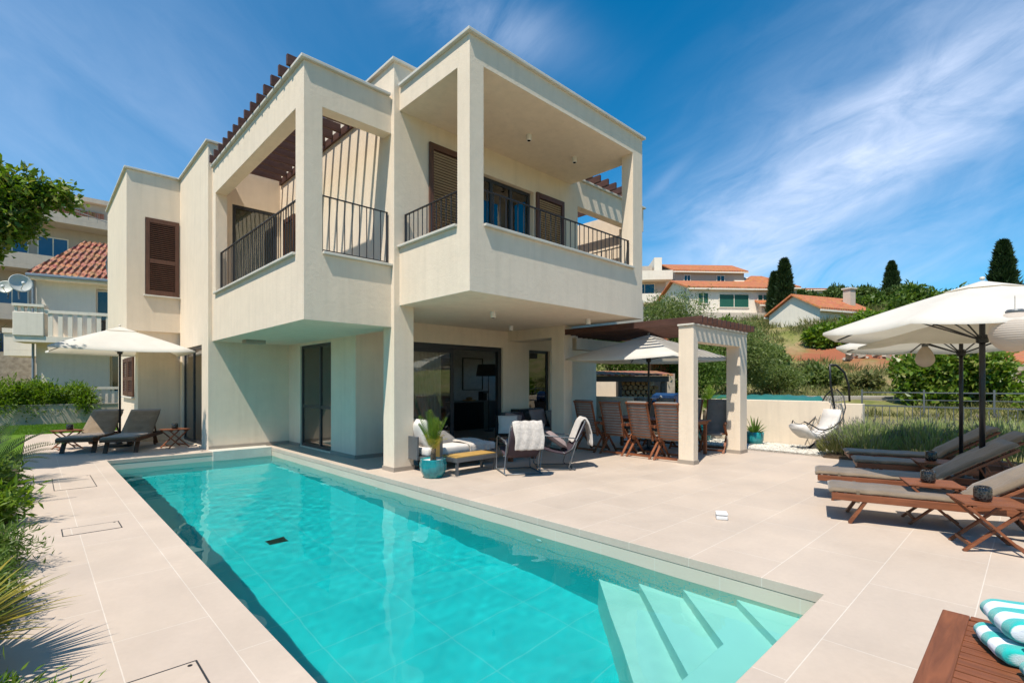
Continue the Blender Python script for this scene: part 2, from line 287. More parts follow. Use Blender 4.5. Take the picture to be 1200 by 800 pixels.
# ------------------------------------------------------------------ mesh helpers
class MB:
    def __init__(s): s.v = []; s.f = []
    def add(s, vs, fs):
        n = len(s.v); s.v += [tuple(v) for v in vs]; s.f += [tuple(i+n for i in f) for f in fs]; return s
    def box(s, x0, x1, y0, y1, z0, z1, rot=None, at=None):
        vs = [Vector((x, y, z)) for x in (x0, x1) for y in (y0, y1) for z in (z0, z1)]
        if rot: m = Euler(rot).to_matrix(); vs = [m @ v for v in vs]
        if at: vs = [v+Vector(at) for v in vs]
        return s.add(vs, [(0, 1, 3, 2), (4, 6, 7, 5), (0, 4, 5, 1), (2, 3, 7, 6), (0, 2, 6, 4), (1, 5, 7, 3)])
    def bar(s, p, q, w, h=None, up=(0, 0, 1)):
        h = h or w; p = Vector(p); q = Vector(q); d = (q-p).normalized(); u = Vector(up)
        if abs(d.dot(u)) > .98: u = Vector((1, 0, 0))
        a = d.cross(u).normalized()*(w/2); b = a.cross(d).normalized()*(h/2)
        vs = [e+i*a+j*b for e in (p, q) for i, j in ((-1, -1), (1, -1), (1, 1), (-1, 1))]
        return s.add(vs, [(3, 2, 1, 0), (4, 5, 6, 7), (0, 1, 5, 4), (1, 2, 6, 5), (2, 3, 7, 6), (3, 0, 4, 7)])
    def tube(s, pts, r, n=8, cap=True):
        pts = [Vector(p) for p in pts]; rs = r if isinstance(r, (list, tuple)) else [r]*len(pts)
        base = len(s.v); prev = None
        for i, p in enumerate(pts):
            d = (pts[min(i+1, len(pts)-1)]-pts[max(i-1, 0)]).normalized()
            if prev is None:
                u = Vector((0, 0, 1)) if abs(d.z) < .9 else Vector((1, 0, 0)); a = d.cross(u).normalized()
            else: a = (prev-d*prev.dot(d)).normalized()
            prev = a; b = d.cross(a)
            for k in range(n):
                t = 2*PI*k/n; s.v.append(tuple(p+rs[i]*(math.cos(t)*a+math.sin(t)*b)))
        for i in range(len(pts)-1):
            for k in range(n):
                a0 = base+i*n+k; a1 = base+i*n+(k+1) % n
                s.f.append((a0, a1, a1+n, a0+n))
        if cap: s.f.append(tuple(base+k for k in range(n))[::-1]); s.f.append(tuple(base+(len(pts)-1)*n+k for k in range(n)))
        return s
    def lathe(s, prof, at=(0, 0, 0), n=24, flute=None, cap=True):
        base = len(s.v)
        for (r, z) in prof:
            for k in range(n):
                t = 2*PI*k/n; rr = r*(1+(flute or 0)*math.cos(t*10)) if flute else r
                s.v.append((at[0]+rr*math.cos(t), at[1]+rr*math.sin(t), at[2]+z))
        for i in range(len(prof)-1):
            for k in range(n):
                a0 = base+i*n+k; a1 = base+i*n+(k+1) % n; s.f.append((a0, a1, a1+n, a0+n))
        if prof[0][0] > 1e-4: s.f.append(tuple(base+k for k in range(n))[::-1])
        if cap and prof[-1][0] > 1e-4: s.f.append(tuple(base+(len(prof)-1)*n+k for k in range(n)))
        return s
    def prism(s, poly, z0, z1):
        n = len(poly); vs = [(x, y, z0) for x, y in poly]+[(x, y, z1) for x, y in poly]
        fs = [tuple(range(n))[::-1], tuple(range(n, 2*n))]+[(i, (i+1) % n, (i+1) % n+n, i+n) for i in range(n)]
        return s.add(vs, fs)
    def profile_x(s, poly, y0, y1):   # polygon in XZ extruded along Y
        n = len(poly); vs = [(x, y0, z) for x, z in poly]+[(x, y1, z) for x, z in poly]
        return s.add(vs, [tuple(range(n)), tuple(range(n, 2*n))[::-1]]+[(i, i+n, (i+1) % n+n, (i+1) % n) for i in range(n)])
    def profile_y(s, poly, x0, x1):   # polygon in YZ extruded along X
        n = len(poly); vs = [(x0, y, z) for y, z in poly]+[(x1, y, z) for y, z in poly]
        return s.add(vs, [tuple(range(n)), tuple(range(n, 2*n))[::-1]]+[(i, i+n, (i+1) % n+n, (i+1) % n) for i in range(n)])
    def build(s, name, mat, parent=None, smooth=False, bevel=0, sub=0, fixn=True):
        me = bpy.data.meshes.new(name); me.from_pydata(s.v, [], s.f); me.update()
        if fixn:
            bm = bmesh.new(); bm.from_mesh(me); bmesh.ops.recalc_face_normals(bm, faces=bm.faces); bm.to_mesh(me); bm.free()
        me.materials.append(mat)
        o = bpy.data.objects.new(name, me); col.objects.link(o)
        if parent: o.parent = parent
        if smooth: me.shade_smooth()
        if bevel:
            b = o.modifiers.new('b', 'BEVEL'); b.width = bevel; b.segments = 2; b.limit_method = 'ANGLE'; b.angle_limit = R(40)
        if sub:
            b = o.modifiers.new('s', 'SUBSURF'); b.levels = sub; b.render_levels = sub
        return o
def rectsolid(adds, subs=()):
    """union of axis-aligned boxes minus others, as one welded shell"""
    mb = MB(); boxes = list(adds)+list(subs)
    ax = [sorted({round(b[i], 4) for b in boxes} | {round(b[i+1], 4) for b in boxes}) for i in (0, 2, 4)]
    c = [np.array([(a[i]+a[i+1])/2 for i in range(len(a)-1)]) for a in ax]
    g = np.zeros([len(x) for x in c], bool)
    def inside(b): return np.ix_((c[0] > b[0]) & (c[0] < b[1]), (c[1] > b[2]) & (c[1] < b[3]), (c[2] > b[4]) & (c[2] < b[5]))
    for b in adds: g[inside(b)] = True
    for b in subs: g[inside(b)] = False
    idx = {}
    def vi(i, j, k):
        if (i, j, k) not in idx: idx[(i, j, k)] = len(mb.v); mb.v.append((ax[0][i], ax[1][j], ax[2][k]))
        return idx[(i, j, k)]
    sh = g.shape
    def G(i, j, k): return 0 <= i < sh[0] and 0 <= j < sh[1] and 0 <= k < sh[2] and g[i, j, k]
    for i, j, k in zip(*np.nonzero(g)):
        i, j, k = int(i), int(j), int(k)
        if not G(i-1, j, k): mb.f.append((vi(i, j, k), vi(i, j, k+1), vi(i, j+1, k+1), vi(i, j+1, k)))
        if not G(i+1, j, k): mb.f.append((vi(i+1, j, k), vi(i+1, j+1, k), vi(i+1, j+1, k+1), vi(i+1, j, k+1)))
        if not G(i, j-1, k): mb.f.append((vi(i, j, k), vi(i+1, j, k), vi(i+1, j, k+1), vi(i, j, k+1)))
        if not G(i, j+1, k): mb.f.append((vi(i, j+1, k), vi(i, j+1, k+1), vi(i+1, j+1, k+1), vi(i+1, j+1, k)))
        if not G(i, j, k-1): mb.f.append((vi(i, j, k), vi(i, j+1, k), vi(i+1, j+1, k), vi(i+1, j, k)))
        if not G(i, j, k+1): mb.f.append((vi(i, j, k+1), vi(i+1, j, k+1), vi(i+1, j+1, k+1), vi(i, j+1, k+1)))
    return mb
def tag(o, label=None, cat=None, group=None, kind=None):
    if label: o['label'] = label
    if cat: o['category'] = cat
    if group: o['group'] = group
    if kind: o['kind'] = kind
    return o
def empty(name, loc=(0, 0, 0), rz=0, label=None, cat=None, group=None):
    o = bpy.data.objects.new(name, None); col.objects.link(o); o.empty_display_size = .2
    o.location = loc; o.rotation_euler = (0, 0, rz); return tag(o, label, cat, group)
KIDS = {}
def copy_tree(o, parent=None, loc=None, rz=None, label=None):
    c = o.copy(); col.objects.link(c)
    if parent: c.parent = parent
    for ch in [x for x in list(col.objects) if x.parent == o]: copy_tree(ch, c)
    if loc is not None: c.location = loc
    if rz is not None: c.rotation_euler = (0, 0, rz)
    if label: c['label'] = label
    return c
def np_obj(name, verts, quads, mat, parent=None, smooth=False):
    me = bpy.data.meshes.new(name); nv = len(verts); nq = len(quads); k = quads.shape[1]
    me.vertices.add(nv); me.vertices.foreach_set('co', verts.astype(np.float32).ravel())
    me.loops.add(nq*k); me.loops.foreach_set('vertex_index', quads.astype(np.int32).ravel())
    me.polygons.add(nq); me.polygons.foreach_set('loop_start', np.arange(0, nq*k, k, dtype=np.int32))
    try: me.polygons.foreach_set('loop_total', np.full(nq, k, dtype=np.int32))
    except Exception: pass
    me.update(calc_edges=True); me.validate(); me.materials.append(mat)
    o = bpy.data.objects.new(name, me); col.objects.link(o)
    if parent: o.parent = parent
    if smooth: me.shade_smooth()
    return o
def unit(a): return a/np.maximum(1e-9, np.linalg.norm(a, axis=1, keepdims=True))
def leaf_arrays(P, D, L, W, fold=.25):
    """rhombic leaves at P pointing along D (n,3); two folded halves = 2 tris stored as one quad pair"""
    n = len(P); D = unit(D); rnd = unit(rng.normal(size=(n, 3))); A = unit(np.cross(D, rnd)); B = np.cross(D, A)
    L = L[:, None] if isinstance(L, np.ndarray) else L; W = W[:, None] if isinstance(W, np.ndarray) else W
    mid = P+D*L*.45; v0 = P; v1 = mid+A*W*.5+B*W*fold; v2 = P+D*L-B*W*.3; v3 = mid-A*W*.5+B*W*fold
    V = np.stack([v0, v1, v2, v3], 1).reshape(-1, 3); Q = np.arange(4*n).reshape(-1, 4); return V, Q
def sample_blobs(blobs, n, shell=.55):
    b = np.array([x[:6] for x in blobs], float); vol = (b[:, 3]*b[:, 4]*b[:, 5])**(.8); p = vol/vol.sum()
    i = rng.choice(len(b), n, p=p); d = unit(rng.normal(size=(n, 3))); r = rng.random(n)**(1-shell)
    r = r*(1+.12*rng.normal(size=n)); P = b[i, :3]+d*r[:, None]*b[i, 3:6]; return P, d
def clumpy(blobs, nclump, per, spread, shell=.6):
    C, d = sample_blobs(blobs, nclump, shell)
    k = np.repeat(np.arange(nclump), per); P = C[k]+rng.normal(size=(nclump*per, 3))*spread
    return P, unit(d[k]*.8+rng.normal(size=(nclump*per, 3))*.8+np.array([0, 0, .25]))
def crown(name, blobs, nclump, per, spread, L, W, mat, parent, shell=.6, droop=0):
    P, D = clumpy(blobs, nclump, per, spread, shell); D[:, 2] -= droop
    l = L*(.7+.6*rng.random(len(P))); w = W*(.7+.6*rng.random(len(P)))
    V, Q = leaf_arrays(P, D, l, w); return np_obj(name, V, Q, mat, parent)
def randblobs(cx, cy, cz, rx, ry, rz, n, f=.5):
    out = [(cx, cy, cz, rx*.7, ry*.7, rz*.7)]
    for i in range(n):
        d = np.array(unit(rng.normal(size=(1, 3)))[0]); s = f*(.7+.6*rng.random())
        out.append((cx+d[0]*rx*.62, cy+d[1]*ry*.62, cz+d[2]*rz*.62, rx*s, ry*s, rz*s))
    return out
def tree(name, loc, h, rx, rz, label, cat='tree', group=None, leaf='leaf_olive', nclump=900, per=14, L=.14, W=.06, spread=.16, trunk_r=.14, bark='bark', nbl=9, shell=.6, ry=None, ctr=None):
    t = empty(name, loc, 0, label, cat, group); ry = ry or rx
    cz = ctr if ctr is not None else h-rz
    bl = randblobs(0, 0, cz, rx, ry, rz, nbl)
    crown('crown', bl, nclump, per, spread, L, W, M[leaf], t, shell)
    mb = MB(); base = Vector((0, 0, -.3)); fork = Vector((random.uniform(-.1, .1), random.uniform(-.1, .1), max(.3, (cz-rz)*.8)))
    mb.tube([base, Vector((.03, .02, fork.z*.5)), fork], [trunk_r*1.25, trunk_r, trunk_r*.85], 8)
    for b in bl[1:]:
        e = Vector(b[:3]); m = (fork+e)/2+Vector((random.uniform(-.15, .15), random.uniform(-.15, .15), .1))*rx*.4
        mb.tube([fork-Vector((0, 0, .05)), m, e], [trunk_r*.6, trunk_r*.38, trunk_r*.12], 6)
    mb.build('trunk', M[bark], t, smooth=True); return t
def pillow(mb, at, w, d, t, rot=(0, 0, 0), n=10):
    m = Euler(rot).to_matrix(); base = len(mb.v); rows = []
    for sgn in (1, -1):
        for i in range(n+1):
            for j in range(n+1):
                u = -1+2*i/n; v = -1+2*j/n; e = max(0, (1-u**4)*(1-v**4))**.5
                pin = 1-.06*(1-abs(u))*(abs(v) > .99)-.0
                x = w/2*u*(1-.07*(1-v*v)*0-.06*(1-abs(v))*(abs(u) == 1)); y = d/2*v
                mb.v.append(tuple(m @ Vector((x, y, sgn*t/2*e*(.92+.08*math.sin(5*u+3*v)))) + Vector(at)))
    k = n+1; off = k*k
    for i in range(n):
        for j in range(n):
            a = base+i*k+j; mb.f.append((a, a+k, a+k+1, a+1)); mb.f.append((a+off, a+off+1, a+off+k+1, a+off+k))
    return mb
def slabpad(mb, pts, w, t, yc=0, n=3, puff=.012):
    """padded strip following profile pts (x,z), width w along Y, thickness t"""
    k = []
    for i, (x, z) in enumerate(pts):
        p0 = pts[max(0, i-1)]; p1 = pts[min(len(pts)-1, i+1)]; dx, dz = p1[0]-p0[0], p1[1]-p0[1]; l = math.hypot(dx, dz); nx, nz = -dz/l, dx/l
        k.append(((x, z), (nx, nz)))
    prof = []; hw = w/2
    ring = [(-hw+t*.3, 0), (-hw, t*.5), (-hw+t*.35, t), (-hw*.5, t*1.08), (0, t*1.02), (hw*.5, t*1.08), (hw-t*.35, t), (hw, t*.5), (hw-t*.3, 0)]
    base = len(mb.v); m = len(ring)
    for (p, nn) in k:
        for (y, h) in ring: mb.v.append((p[0]+nn[0]*h, yc+y, p[1]+nn[1]*h))
    for i in range(len(k)-1):
        for j in range(m):
            a = base+i*m+j; b = base+i*m+(j+1) % m; mb.f.append((a, b, b+m, a+m))
    mb.f.append(tuple(base+j for j in range(m))); mb.f.append(tuple(base+(len(k)-1)*m+j for j in range(m))[::-1])
    return mb
# ------------------------------------------------------------------ ground, terrace, pool
def interp(x, xs, ys): return float(np.interp(x, xs, ys))
def H(X, Y):
    s = X-14.2+max(0, Y-8)*.12
    z = interp(s, [-1, 0, 1.5, 8, 20, 27, 37, 80, 150, 700], [-.06, .2, .55, .9, 1.9, 3.3, 7, 14.5, 20, 24]) if s > -1 else -.06
    z2 = interp(Y-30, [0, 20, 60, 300], [-.06, 1.5, 7, 16])
    w = max(z, z2)
    if X > 15: w += .25*math.sin(X*.6+Y*.35)*min(1, (X-15)/10)+.12*math.sin(X*1.9-Y*1.3)*min(1, (X-15)/10)
    return w
def ground():
    def lin(a, b, n): return [a+(b-a)*i/n for i in range(n)]
    xs = [-700, -300, -120, -60, -30, -15, -6, -2, -.6, -.18, .5, 4.2, 9, 13.3, 13.55]+lin(14.2, 60, 46)+lin(60, 110, 20)+[115, 130, 150, 200, 320, 700]
    ys = [-700, -300, -120, -60, -40, -30, -20, -15, -10, -6, -3, -1, 0]+lin(1, 21.5, 14)+[21.5]+lin(24, 60, 18)+[62, 70, 85, 110, 180, 300, 700]
    mb = MB(); ny = len(ys)
    for x in xs:
        for y in ys: mb.v.append((x, y, H(x, y)))
    for i in range(len(xs)-1):
        for j in range(ny-1):
            cx = (xs[i]+xs[i+1])/2; cy = (ys[j]+ys[j+1])/2
            if -.18 < cx < 13.3 and -3 < cy < 21.5: continue
            a = i*ny+j; mb.f.append((a, a+ny, a+ny+1, a+1))
    tag(mb.build('ground', M['hill'], smooth=True), kind='structure')
ground()
PX0, PX1, PY0, PY1 = 1.03, 4.09, 1.045, 12.6
def deck():
    a = rectsolid([(-.18, PX0, -3, 21.5, -.08, 0)]); tag(a.build('poolside_path', M['tile_left']), kind='structure')
    b = rectsolid([(PX0, 13.3, -3, 21.5, -.08, 0)], [(PX0-.1, PX1, PY0, PY1, -1, 1)])
    tag(b.build('terrace', M['tile'], bevel=.004), kind='structure')
    # ledge under the wall at the far end of the pool
    l = rectsolid([(2.86, 4.09, 12.56, 12.995, -.24, .014)]); tag(l.build('pool_ledge', M['coping'], bevel=.006), kind='structure')
deck()
WA = .23
def fz(y): return -1.45+(-1.35+1.45)*(y-PY0)/(PY1-PY0)
def pool():
    x0, x1, y0, y1 = PX0-.004, PX1+.004, PY0-.004, PY1+.004
    mb = MB(); t = .15; zb = -2.0; zt = -.084
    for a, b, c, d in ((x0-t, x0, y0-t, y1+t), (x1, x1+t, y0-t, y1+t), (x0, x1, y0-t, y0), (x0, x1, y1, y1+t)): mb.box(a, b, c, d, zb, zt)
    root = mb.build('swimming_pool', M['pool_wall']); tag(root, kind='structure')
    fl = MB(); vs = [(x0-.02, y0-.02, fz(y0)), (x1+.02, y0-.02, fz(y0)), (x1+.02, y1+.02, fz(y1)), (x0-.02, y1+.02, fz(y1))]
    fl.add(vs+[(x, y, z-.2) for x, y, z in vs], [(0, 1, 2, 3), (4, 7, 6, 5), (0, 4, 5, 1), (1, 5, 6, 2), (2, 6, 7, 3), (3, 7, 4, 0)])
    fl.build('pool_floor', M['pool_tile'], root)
    # diagonal corner steps plus the bench along the near wall
    X, Y = PX1+.02, PY0-.02
    for k, (c, z) in enumerate(((2.43, -.285), (1.97, -.44), (1.53, -.63), (1.06, -.86))):
        st = MB()
        poly = [(X, Y), (X, X-c), (Y+c, Y)]
        z0 = -1.6
        if k == 1: poly = [(X, Y), (X, X-c), (1.5+c, 1.5), (1.9, 1.5), (1.9, Y)]; z0 = -1.6
        if k == 2 or k == 3: poly = [(X, 1.497), (X, X-c), (1.497+c, 1.497)]; z0 = -1.6
        if k == 2: z0 = -.859
        if k == 0: z0 = -.439
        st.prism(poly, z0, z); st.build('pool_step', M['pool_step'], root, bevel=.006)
    for (y, z) in ((7.52, -.29), (5.66, -.31), (3.84, -.345)):
        l = MB(); l.lathe([(0, 0), (.03, .0), (.04, .003), (.045, .008), (.046, .012)][::-1], n=16)
        lo = l.build('underwater_lamp', M['whiteplastic'], root, smooth=True); lo.rotation_euler = (0, -PI/2, 0); lo.location = (x1-.001, y, z)
    dr = MB(); dr.box(-.12, .12, -.09, .09, 0, .02)
    for i in range(7): dr.box(-.11, .11, -.08+i*.023, -.068+i*.023, .02, .028)
    d = dr.build('floor_drain', M['blackmetal'], root); d.location = (2.3, 6.9, fz(6.9)+.004)
    nx, ny = 104, 390; X0, X1, Y0, Y1 = x0-.03, x1+.03, y0-.03, y1+.03
    gx = np.linspace(X0, X1, nx+1); gy = np.linspace(Y0, Y1, ny+1); A, B = np.meshgrid(gx, gy, indexing='ij')
    r2 = np.random.default_rng(3); h = np.zeros_like(A)
    msk = np.clip(.22+.8*np.exp(-((A-2.4)**2/1.6+(B-8.3)**2/6)), 0, 1)+.28*np.exp(-((A-3.0)**2/1.0+(B-4.6)**2/2.0))
    for k in range(46):
        lam = .11*(2.4**(3*r2.random()**1.6)); a = r2.random()*2*PI; ph = r2.random()*2*PI
        h += .0011*WA*lam**.9/.35*np.sin(2*PI/lam*(A*math.cos(a)+B*math.sin(a))+ph+.8*np.sin(A*1.7+B*.9+k))*(msk if lam < .5 else 1)
    T = np.stack([A, B, -.2+h], -1).reshape(-1, 3); I = np.arange((nx+1)*(ny+1)).reshape(nx+1, ny+1)
    Q = np.stack([I[:-1, :-1], I[1:, :-1], I[1:, 1:], I[:-1, 1:]], -1).reshape(-1, 4)
    w = MB(); w.v = [tuple(v) for v in T]; w.f = [tuple(int(i) for i in q) for q in Q]; nb = len(w.v)
    wo = w.build('pool_water', M['water'], smooth=True, fixn=False); tag(wo, kind='structure')
    wo.cycles.is_caustics_caster = True
    root.cycles.is_caustics_receiver = True
    for c_ in root.children: c_.cycles.is_caustics_receiver = True
pool()
# inspection covers let into the paving
def cover(x, y, w, d, rz, label):
    t = empty('access_cover', (x, y, 0), rz, label, 'access cover', 'tiled access covers in the paving')
    fr = MB()
    for a in ((-w/2, w/2, -d/2, -d/2+.008), (-w/2, w/2, d/2-.008, d/2), (-w/2, -w/2+.008, -d/2+.008, d/2-.008), (w/2-.008, w/2, -d/2+.008, d/2-.008)): fr.box(*a, .0, .004)
    fr.build('frame', M['anthracite'], t)
    pl = MB(); pl.box(-w/2+.01, w/2-.01, -d/2+.01, d/2-.01, 0, .0035); pl.build('tiled_lid', M['tile_left'], t)
    k = MB(); k.lathe([(.012, 0), (.012, .005), (0, .005)], at=(w/2-.04, d/2-.04, 0), n=12); k.build('key_hole', M['blackmetal'], t)
cover(.435, 10.15, .47, 1.25, 0, 'long narrow tiled access cover furthest up the left paving')
cover(.435, 6.78, .47, .34, 0, 'small pale tiled access cover halfway along the left paving')
cover(.41, 2.9, .46, .5, 0, 'square tiled access cover nearest the camera beside the pool')
g = rectsolid([(11.75, 13.28, 3.0, 7.4, .0, .03)]); tag(g.build('gravel_bed', M['gravel']), kind='structure')
g = rectsolid([(11.65, 13.28, -2.9, 2.99, .0, .05)]); tag(g.build('planting_bed', M['soil']), kind='structure')
def pebbles(n=9000):
    P = np.stack([11.78+1.45*rng.random(n), 3.05+4.3*rng.random(n), .035+.01*rng.random(n)], 1); s = .014+.02*rng.random(n)
    base = np.array([(1, 0, 0), (0, 1, 0), (-1, 0, 0), (0, -1, 0), (0, 0, .7), (0, 0, -.7)]); F = np.array([(0, 1, 4), (1, 2, 4), (2, 3, 4), (3, 0, 4)])
    a = rng.random(n)*6.28; ca, sa = np.cos(a), np.sin(a); B = np.repeat(base[None], n, 0)*(s[:, None, None]*(.7+.6*rng.random((n, 6, 1))))
    V = np.stack([B[..., 0]*ca[:, None]-B[..., 1]*sa[:, None], B[..., 0]*sa[:, None]+B[..., 1]*ca[:, None], B[..., 2]], -1)+P[:, None]
    Q = (np.arange(n)[:, None, None]*6+F[None]).reshape(-1, 3)
    m = leafmat('loose_pebble', [(.4, .36, .32), (.55, .51, .47), (.68, .64, .6)], .8, 0); tag(np_obj('gravel', V.reshape(-1, 3), Q, m), 'pale loose gravel spread between terrace and cream wall', 'gravel', kind='stuff')
pebbles()
g = rectsolid([(-8, 2.8, 20.6, 24.95, -.05, .012), (-8, -.19, 13.0, 20.6, -.05, .012)]); tag(g.build('lawn', M['lawn']), kind='structure')
g = rectsolid([(-8, -.19, -3, 13.0, -.05, .02)]); tag(g.build('flower_bed', M['soil']), kind='structure')
def lawnblades(n=26000):
    X = -1.4+4.0*rng.random(n); Y = 20.7+4.1*rng.random(n)
    P = np.stack([X, Y, np.full(n, .01)], 1); D = np.stack([.5*rng.normal(size=n), .5*rng.normal(size=n), np.ones(n)], 1)
    V, Q = leaf_arrays(P, D, .04+.05*rng.random(n), .012+.0*rng.random(n), .1); tag(np_obj('lawn_grass', V, Q, M['grassblade']), 'short green lawn grass below the low boundary wall', 'grass', kind='stuff')
lawnblades()

# ------------------------------------------------------------------ villa
V = empty('villa', (0, 0, 0), 0, 'two storey cream rendered villa with projecting balconies beside the pool', 'house')
adds = [
 (2.86, 4.65, 13.0, 16.0, 0, 7.0), (1.70, 4.65, 16.0, 20.5, 2.88, 7.0), (1.95, 4.65, 16.12, 20.3, 0, 2.88),   # left volumes
 (2.95, 4.44, 7.65, 13.0, 2.48, 2.95), (2.95, 3.15, 7.65, 13.0, 2.95, 3.52), (2.95, 4.44, 7.65, 7.85, 2.95, 3.52), # left balcony slab + parapet
 (2.95, 3.24, 7.65, 7.98, 3.52, 5.80), (2.95, 3.19, 7.65, 13.0, 5.80, 6.42), (2.95, 4.44, 7.65, 7.89, 5.80, 6.42), (2.95, 3.19, 12.75, 13.0, 3.52, 5.8),
 (4.44, 9.40, 7.56, 13.0, 2.85, 7.0), (4.44, 9.40, 13.0, 20, 2.85, 7.0), (4.44, 4.65, 7.9, 13.0, 2.48, 2.85),
 (4.44, 4.83, 7.56, 7.92, 0, 2.86),                                                                         # pier
 (4.65, 12.6, 9.4, 20, 0, 2.85),                                                                            # ground floor
 (4.55, 9.15, 5.65, 7.56, 2.85, 3.1), (4.55, 9.15, 5.65, 5.85, 3.1, 3.84), (4.55, 4.75, 5.65, 7.56, 3.1, 3.84), (8.95, 9.15, 5.65, 7.56, 3.1, 3.84),
 (4.55, 4.82, 5.65, 5.94, 3.84, 6.2), (8.80, 9.15, 5.65, 5.92, 3.84, 6.2), (4.55, 9.15, 5.65, 7.56, 6.2, 6.58),  # right balcony + roof
 (8.84, 9.15, 7.52, 7.9, 0, 2.85),                                                                          # rear pier
 (9.4, 12.3, 7.56, 13, 2.85, 3.05), (9.4, 12.3, 7.56, 7.76, 3.05, 3.84), (9.4, 12.3, 7.56, 7.8, 5.75, 6.38), (11.62, 11.95, 7.56, 7.9, 3.84, 5.75), (12.1, 12.3, 7.8, 12.6, 3.05, 6.38), (9.4, 12.3, 12.6, 20, 2.85, 7.0),
 (8.84, 9.40, 7.56, 12, 2.6, 2.85)]
subs = [
 (2.0, 3.02, 13.6, 15.75, 0.03, 2.43), (1.0, 2.1, 16.75, 18.9, 1.15, 2.26), (2.09, 2.84, 15.9, 16.12, 3.83, 5.85),
 (3.36, 4.36, 12.9, 13.12, 2.96, 5.72),
 (6.12, 7.88, 7.0, 7.80, 3.10, 5.68), (5.2, 9.0, 7.80, 10.6, 3.10, 6.2),
 (4.0, 4.80, 10.55, 12.28, .03, 2.42),
 (5.6, 8.66, 9.0, 9.62, .03, 2.43), (9.62, 10.46, 9.0, 9.62, .03, 2.42), (5.0, 12.4, 9.62, 13.6, .03, 2.7), (12.3, 12.7, 9.9, 13.2, .5, 2.5)]  # last box: unseen side opening added to let daylight into the living room
rectsolid(adds, subs).build('wall', M['plaster'], V, bevel=.012)
# coping along every parapet top and the balcony sills
t = .05; o_ = .055
cop = [(2.86-o_, 4.44, 13.0-o_, 16.0, 7.0, 7.0+t), (1.70-o_, 4.44, 16.0-o_, 20.5+o_, 7.0, 7.0+t), (4.44-o_, 9.4+o_, 7.56-o_, 20, 7.0, 7.0+t),
 (2.95-o_, 3.19+o_, 7.65-o_, 12.96, 6.42, 6.42+t), (2.95-o_, 4.40, 7.65-o_, 7.89+o_, 6.42, 6.42+t),
 (4.55-o_, 9.15+o_, 5.65-o_, 7.52, 6.58, 6.58+t), (9.44, 12.3+o_, 7.56-o_, 7.84, 6.38, 6.38+t), (9.4, 12.64, 12.56, 20, 7.0, 7.0+t)]
rectsolid(cop).build('coping', M['coping'], V, bevel=.008)
sil = [(2.95-o_, 3.15+.01, 7.98, 12.75, 3.52, 3.56), (3.24, 4.435, 7.65-o_, 7.86, 3.52, 3.56),
 (4.82, 8.80, 5.65-o_, 5.86, 3.84, 3.88), (4.55-o_, 4.76, 5.94, 7.555, 3.84, 3.88), (8.94, 9.19, 5.92, 7.555, 3.84, 3.88), (9.2, 11.6, 7.52, 7.77, 3.84, 3.88), (2.05, 2.88, 15.93, 16.05, 3.79, 3.83), (1.88, 2.05, 16.7, 18.95, 1.11, 1.15)]
sil = [(a if a != 9.2 else 9.41, b, c, d, e, f) for a, b, c, d, e, f in sil]
[rectsolid([x]).build('sill', M['coping'], V, bevel=.006) for x in sil]
pl = [(4.425, 4.845, 7.545, 7.935, 0, .075), (8.825, 9.165, 7.505, 7.915, 0, .075), (2.875, 4.64, 12.985, 12.999, .015, .085), (4.635, 4.649, 9.39, 10.55, 0, .075), (4.635, 4.649, 12.28, 12.98, 0, .075), (4.635, 5.6, 9.385, 9.399, 0, .075), (8.66, 9.62, 9.385, 9.399, 0, .075), (10.46, 12.6, 9.385, 9.399, 0, .075)]
[rectsolid([x], []).build('plinth', M['plinth'], V) for x in pl]
def window(axis, plane, u0, u1, z0, z1, mull=(), trans=(), inward=1, fw=.07, curtain=True, glass='glass', back=True, name='window', depth=.05):
    """framed glazing; axis 'x': pane in the X=plane plane spanning Y; 'y': pane in the Y=plane plane spanning X"""
    def bx(mb, a, b, c, d, e, f): return mb.box(c, d, a, b, e, f) if axis == 'x' else mb.box(a, b, c, d, e, f)
    h = depth/2; fr = MB()
    bx(fr, u0, u0+fw, plane-h, plane+h, z0, z1); bx(fr, u1-fw, u1, plane-h, plane+h, z0, z1)
    bx(fr, u0+fw, u1-fw, plane-h, plane+h, z0, z0+fw); bx(fr, u0+fw, u1-fw, plane-h, plane+h, z1-fw, z1)
    for m in mull: bx(fr, m-fw/2, m+fw/2, plane-h-.004, plane+h+.004, z0+fw, z1-fw)
    for z in trans: bx(fr, u0+fw, u1-fw, plane-h+.003, plane+h-.003, z-fw/2, z+fw/2)
    f = fr.build(name, M['anthracite'], V, bevel=.004)
    gl = MB(); bx(gl, u0+fw*.5, u1-fw*.5, plane-.004, plane+.004, z0+fw*.5, z1-fw*.5); gl.build('pane', M[glass], f)
    if curtain:
        cu = MB(); n = int((u1-u0)/.03); pts = []
        for i in range(n+1):
            u = u0+.02+(u1-u0-.04)*i/n; pts.append((u, plane+inward*(.12+.018*math.sin(i*1.1)+.008*math.sin(i*.37))))
        for i, (u, w) in enumerate(pts):
            for z in (z0+.03, z1-.03): cu.v.append((w, u, z) if axis == 'x' else (u, w, z))
        for i in range(n): cu.f.append((2*i, 2*i+2, 2*i+3, 2*i+1))
        cu.build('curtain', M['curtain'], f, smooth=True)
    return f
window('x', 2.93, 13.6, 15.75, .03, 2.43, mull=(14.68,))
window('y', 13.03, 3.36, 4.36, 2.96, 5.72, glass='glass')
window('x', 4.71, 10.55, 12.28, .03, 2.42, mull=(11.2,), trans=(.98,))
